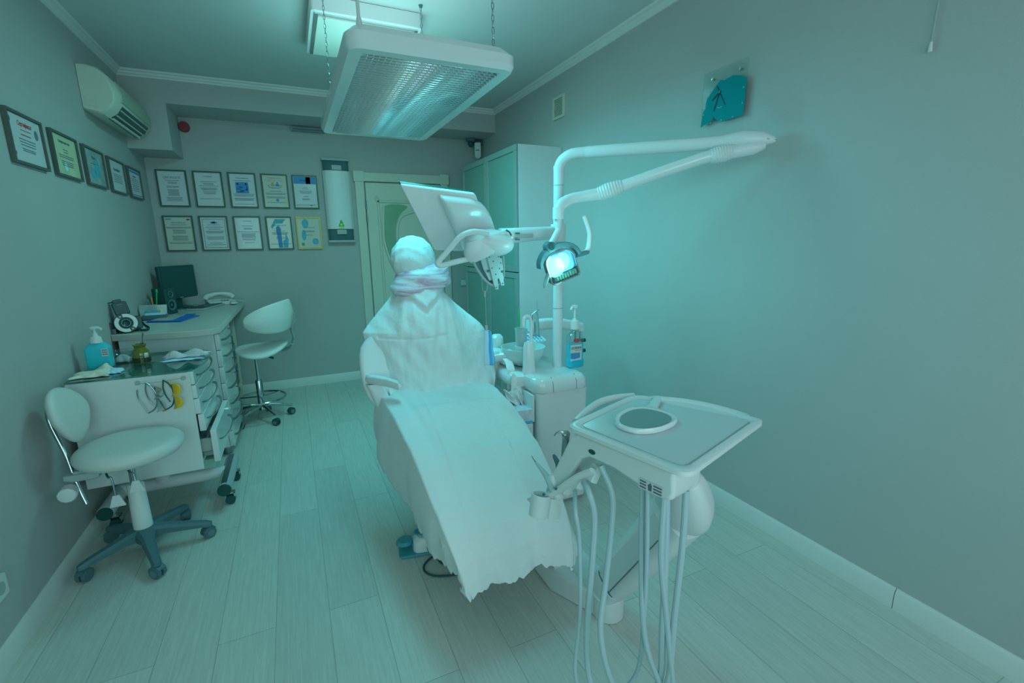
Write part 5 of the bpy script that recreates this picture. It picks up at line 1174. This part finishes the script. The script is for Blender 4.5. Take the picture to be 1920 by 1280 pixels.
obj('reflector', MB().loft([[Mh @ V(x, y, z) for x, y in rr(-.07*k, .07*k, -.045*k-.002, .055*k, .02, 5)] for z, k in ((.0, 1), (.012, .98), (.018, .9))]), 'lamp_blue', hd)
obj('light_spot', MB().lathe([(0, .019), (.042, .019), (.036, .026), (0, .030)], M=Mh @ Matrix.Translation((.008, .008, 0)), n=32), 'lamp_glow', hd, label='bright round light spot')
obj('front_glass', MB().prism(rr(-.075, .075, -.083, .058, .012), .032, .036, Mh), 'clear_plastic', hd)
lg = MB()
for i in range(8): lg.box(-.045+i*.014, -.036+i*.014, -.07, -.055+(i % 3)*.004, .012, .026, Mh)
obj('led_module', MB().box(-.05, .065, -.078, -.05, .004, .012, Mh), 'dark_grey', hd); obj('led_cells', lg, 'green_grey', hd)
obj('side_wing', MB().prism([(.085, -.005), (.155, -.012), (.165, .0), (.15, .008), (.10, .012)], -.01, .012, Mh), 'dark_grey', hd, bevel=.002)
obj('grab_handle', MB().tube([Mh @ V(.07, .07, -.01), Mh @ V(.10, .045, -.01), Mh @ V(.13, .005, -.01), Mh @ V(.165, .005, -.01), Mh @ V(.19, .05, -.01), Mh @ V(.20, .09, -.01), Mh @ V(.195, .165, -.01)], [.009, .010, .010, .013, .013, .012, .012], 14, smooth=6), 'white', hd)
obj('side_lens', MB().ell(Mh @ V(-.09, -.045, .01), (.006, .02, .045), 16, 12, Matrix.Rotation(.35, 4, 'Y')), 'soft_grey', hd)

# ================================================================ chair monitor on its arm
t = thing('chair_monitor', 'white-backed flat monitor on a white arm above the chair', 'monitor', (.8, 2.1, 1.4))
TL, BLc = V(.420, 1.95, 1.652), V(.618, 2.20, 1.392); TR = V(.765, 2.02, 1.632)
ax = (TR-TL).normalized(); up = (TL-BLc)
Mq = frame((TL+TR+BLc+(BLc+TR-TL))/4, ax, up)
W = (TR-TL).length; Hh = up.dot(Mq.to_3x3() @ V(0, 1, 0)); sk = up.dot(ax)
def mq(a, b, z): return Mq @ V(a*W/2+b*sk/2, b*Hh/2, z)
if (Mq.to_3x3() @ V(0, 0, 1)).y > 0: sg = -1
else: sg = 1
def plate(k, z, r=.06):
    return [mq(a*k, b*k, z*sg) for a, b in rr(-1, 1, -1, 1, r, 4)]
obj('rear_shell', MB().loft([plate(.99, -.004), plate(1, .002), plate(1, .010), plate(.985, .014)]), 'white', t, sharp=50)
obj('screen', MB().loft([plate(1, -.004), plate(1, -.014), plate(.98, -.016)]), 'black', t)
def hs(k, z, o=0): return [mq(a, b, z*sg) for a, b in rr(-.12+o*.6, 1.22-o*.35, -.92+o*.4, .9-o*.35, [.25, .5, .1, .1], 6)]
obj('rear_housing', MB().loft([hs(1, .012), hs(1, .035, .02), hs(1, .055, .12), hs(1, .062, .25)]), 'white_gloss', t, sharp=50)
obj('name_relief', MB().loft([[mq(a, b, z*sg) for a, b in rr(-.02, .42, .28, .50, .1, 5)] for z in (.036, .040)]), 'white', t)
obj('tilt_joint', MB().ell((.84, 2.03, 1.415), (.115, .075, .062), 30, 20, Matrix.Rotation(.12, 4, 'Y')), 'white', t)
obj('joint_skirt', MB().loft([[V(.80+dx+r*math.cos(a*PI/12), 2.02+r*.55*math.sin(a*PI/12), z+.03*math.cos(a*PI/12)) for a in range(24)] for z, r, dx in ((1.445, .10, .015), (1.40, .105, .01), (1.37, .095, .01), (1.355, .07, .01))]), 'white', t)
obj('joint_slot', MB().tube([(.885, 1.955, 1.47), (.90, 1.95, 1.46), (.908, 1.95, 1.445)], .004, 6), 'dark_grey', t)
obj('arm', MB().tube([(.90, 2.06, 1.445), (.98, 2.07, 1.447), (1.12, 2.12, 1.455), (1.262, 2.185, 1.46)], [.036, .036, .034, .034], 18, smooth=3), 'white_gloss', t)
obj('arm_clamp', MB().tube([(1.30, 2.20, 1.415), (1.30, 2.20, 1.505)], .040, 24), 'white', t)
obj('arm_slot', MB().box(.965, 1.06, 2.022, 2.032, 1.436, 1.456), 'soft_grey', t, bevel=.004)
obj('arm_slot', MB().box(.965, .985, 2.020, 2.03, 1.452, 1.460).box(.965, .985, 2.020, 2.03, 1.424, 1.432), 'dark_grey', t)
obj('handle_loop', MB().tube([(.80, 1.96, 1.455), (.73, 1.95, 1.463), (.675, 1.96, 1.445), (.635, 1.98, 1.40), (.585, 2.0, 1.342), (.578, 2.0, 1.326), (.60, 2.0, 1.322), (.66, 2.01, 1.334), (.74, 2.03, 1.345), (.80, 2.04, 1.35)], .0125, 14, smooth=6), 'white', t)
# exposed hinge plates under the joint
Mg = frame((.845, 2.02, 1.30), (.98, .2, .03), (-.1, .1, 1))
obj('bracket_rim', MB().tube([Mg @ V(-.105, .07, 0), Mg @ V(-.095, .02, 0), Mg @ V(-.06, -.04, 0), Mg @ V(-.02, -.075, 0), Mg @ V(.02, -.078, 0), Mg @ V(.055, -.04, 0), Mg @ V(.065, .05, 0)], .0055, 8, smooth=6), 'soft_grey', t)
obj('bracket_web', MB().prism([(-.10, .07), (-.09, .02), (-.055, -.04), (-.02, -.07), (.02, -.07), (.05, -.03), (.06, .06)], -.01, -.004, Mg), 'dark_grey', t)
obj('hinge_plate', MB().prism([(-.07, .07), (-.055, .0), (-.03, -.055), (.03, -.055), (.055, -.01), (.055, .06)], -.004, .004, Mg), 'steel_pale', t, bevel=.001)
obj('hinge_plate', MB().prism([(-.035, .07), (-.022, -.01), (-.012, -.075), (-.004, -.10), (.012, -.10), (.014, -.05), (.02, -.05), (.03, -.085), (.047, -.085), (.045, .0), (.05, .065)], .004, .010, Mg), 'steel_pale', t, bevel=.001)
ho = MB()
for a, b in ((-.02, .05), (.0, .03), (.03, .05), (-.012, .0), (.03, -.005), (.04, .02), (.005, -.03), (0, -.09), (.038, -.075)): ho.prism(disc(a, b, .0035, n=8), .010, .011, Mg)
for a, b, r in ((-.055, .055, .008), (.045, .048, .007), (-.03, -.012, .006), (.042, -.02, .006)): ho.prism(disc(a, b, r, n=12), .004, .0115, Mg)
obj('bolts', ho, 'dark_grey', t)
# chain with mask
t = thing('bib_chain', 'thin ball chain with a clip hanging under the chair monitor', 'chain', (.815, 2.05, 1.2))
obj('chain', MB().tube([(.80, 2.05, 1.255), (.803, 2.05, 1.20), (.815, 2.05, 1.18)], .0015, 6).tube([(.83, 2.05, 1.255), (.825, 2.05, 1.20), (.815, 2.05, 1.18), (.8165, 2.05, 1.10), (.818, 2.05, 1.015)], .0018, 6), 'chrome', t)
obj('clip', MB().box(.811, .819, 2.046, 2.054, 1.165, 1.195), 'chrome', t, bevel=.001)
obj('clip', MB().loft([[V(.816-.006, 2.045, 1.03), V(.816+.006, 2.045, 1.03), V(.816+.006, 2.05, 1.03), V(.816-.006, 2.05, 1.03)], [V(.818-.004, 2.042, 1.0), V(.818+.004, 2.042, 1.0), V(.818+.004, 2.052, 1.0), V(.818-.004, 2.052, 1.0)]]), 'chrome', t)
t = thing('face_mask', 'light blue pleated face mask clipped to the chain over the sheet', 'mask', (.82, 2.05, 1.0))
def pleat(x0, x1, xb0, xb1, y, ztop, zbot):
    def f(u, v): 
        xt = x0+(x1-x0)*u; xb = xb0+(xb1-xb0)*u
        return V(xt+(xb-xt)*v+.002*math.sin(v*9), y+.006*math.sin(u*PI)*-1-.004*math.sin(v*3), ztop+(zbot-ztop)*v)
    return MB().grid(f, 12, 20)
obj('folded_panel', pleat(.800, .828, .796, .832, 2.045, 1.005, .835), 'mask_blue', t, solid=.003)
obj('pleat', pleat(.822, .834, .826, .840, 2.040, 1.003, .832), 'mask_deep', t, solid=.002, label='deeper blue pleat')
obj('pleat', pleat(.830, .838, .837, .848, 2.047, .998, .836), 'mask_blue', t, solid=.002)
obj('pleat', pleat(.834, .840, .843, .856, 2.050, .99, .833), 'mask_deep', t, solid=.002, label='deeper blue pleat')

# ================================================================ things on the unit
t = thing('mouthwash_bottle', 'bottle of bright blue mouthwash with white pump behind the pole', 'bottle', (1.395, 2.22, .735))
bx_, by_ = 1.372, 2.135
def mb_(z, e, ex=0): return [V(x, y, z) for x, y in rr(bx_-.048+e, bx_+.048-e, by_-.03+e*.6, by_+.03-e*.6, .018, 5)]
obj('liquid', MB().loft([mb_(.735, .006), mb_(.742, .0), mb_(.775, 0), mb_(.785, .004), mb_(.868, .004)]), 'mouthwash', t)
obj('bottle_top', MB().loft([mb_(.869, .003), mb_(.895, .002), mb_(.915, .008), mb_(.932, .026), mb_(.95, .03)]), 'clear_plastic', t)
obj('collar', MB().lathe([(0, 0), (.024, 0), (.023, .045), (.013, .050), (.012, .058), (0, .058)], (bx_-.003, by_, .948), 24), 'white', t)
obj('pump', MB().lathe([(0, 0), (.0065, 0), (.0065, .055), (.015, .058), (.017, .075), (0, .078)], (bx_-.003, by_, 1.003), 18).tube([(bx_-.003, by_, 1.07), (bx_-.03, by_-.012, 1.068), (bx_-.036, by_-.014, 1.055)], [.009, .008, .006], 10), 'white', t)
Mt = frame((bx_-.012, by_-.031, .82), (1, 0, 0), (0, 0, 1))
obj('sticker', MB().prism(R_(-.034, .036, -.042, .045), -.001, .0015, Mt), 'paper', t)
l2 = MB(); vs, fs = text_mb('LISTERINE', .017, Mt @ Matrix.Translation((.001, .022, .0018)), w=.066, bold=.0004); l2.add(vs, fs)
vs, fs = text_mb('TOTAL CARE', .007, Mt @ Matrix.Translation((.012, .012, .0018))); l2.add(vs, fs); obj('lettering', l2, 'ink', t)
obj('yellow_stripe', MB().prism(R_(-.034, .026, .002, .006), .0015, .002, Mt), 'yellow_green', t)
obj('blue_field', MB().prism([(-.034, -.03), (-.01, -.034), (.026, -.028), (.026, 0), (-.034, 0)], .0015, .002, Mt), 'print_blue', t)
obj('red_seal', MB().prism(disc(.004, .068, .020, .012), -.001, .0015, Mt), 'ink_red', t)
t = thing('drinking_cup', 'frosted plastic cup standing by the faucet on the water unit', 'cup', (1.11, 2.26, .84))
obj('cup_holder', MB().lathe([(0, .83), (.035, .83), (.036, .86), (0, .86)], (1.10, 2.25, 0), 24), 'white', t)
obj('cup', MB().lathe([(.001, .861), (.030, .861), (.034, .95), (.0365, .952), (.036, .956), (.033, .955), (.029, .864), (.001, .864)], (1.10, 2.25, 0), 32), 'cup_plastic', t)
tag(obj('suction_tip', MB().tube([(1.17, 2.42, .85), (1.17, 2.42, 1.03), (1.17, 2.42, 1.045)], [.0055, .0055, .004], 8), 'green'), 'green stick standing upright behind the white faucet', 'stick')
for k, (x, m, lb, top) in enumerate(((1.27, 'steel', 'leftmost of the slim steel suction handles behind the keypad', .97), (1.285, 'steel', 'middle slim steel suction handle with bent tip behind the keypad', .98), (1.31, 'soft_grey', 'thicker pale suction handle beside the lamp pole', .99))):
    t = thing('saliva_ejector', lb, 'instrument', (x, 2.47, .86))
    obj('handle', MB().tube([(x, 2.455, .862), (x+.002, 2.465, .93), (x+.004, 2.47, top)], [.006, .008, .005] if k < 2 else [.012, .012, .008], 10), m, t)
    obj('tip', MB().tube([(x+.004, 2.47, top), (x+.012, 2.47, top+.02), (x+.04, 2.465, top+.035)] if k < 2 else [(x+.004, 2.47, top), (x+.004, 2.47, top+.08)], .003, 8), m, t)
t = thing('tissue_box', 'flowered tissue box with a tissue on the open unit drawer', 'box', (1.02, 2.12, .50))
Mx = Matrix.Translation((1.02, 2.10, .4965)) @ Matrix.Rotation(-.12, 4, 'Z')
obj('carton', MB().box(-.045, .042, -.065, .095, .012, .075, Mx), 'flower', t, bevel=.002)
obj('carton_base', MB().box(-.0455, .0425, -.0655, .0955, .0, .012, Mx), 'mask_deep', t, label='blue lower edge')
def tis(u, v):
    a = u*2-1; return Mx @ V(a*.03*(1+v*.8)-.03*v+.008*math.sin(v*7+a*5), .02+.014*math.sin(a*8+v*3)+.03*v, .074+v*.075+.01*math.sin(a*6))
obj('tissue', MB().grid(tis, 18, 14), 'sheet', t, solid=.0015)
tag(obj('paper_towel', MB().grid(lambda u, v: V(1.0+.075*u-.02*v+.05*v*u, 2.16-.02*v+.006*math.sin(u*9), .735-.16*v-.07*u*(1-.3*v)+.01*math.sin(u*7+v*4)), 20, 16), 'sheet', solid=.002), 'white paper towel hanging down beside the unit above the tissue box', 'towel')
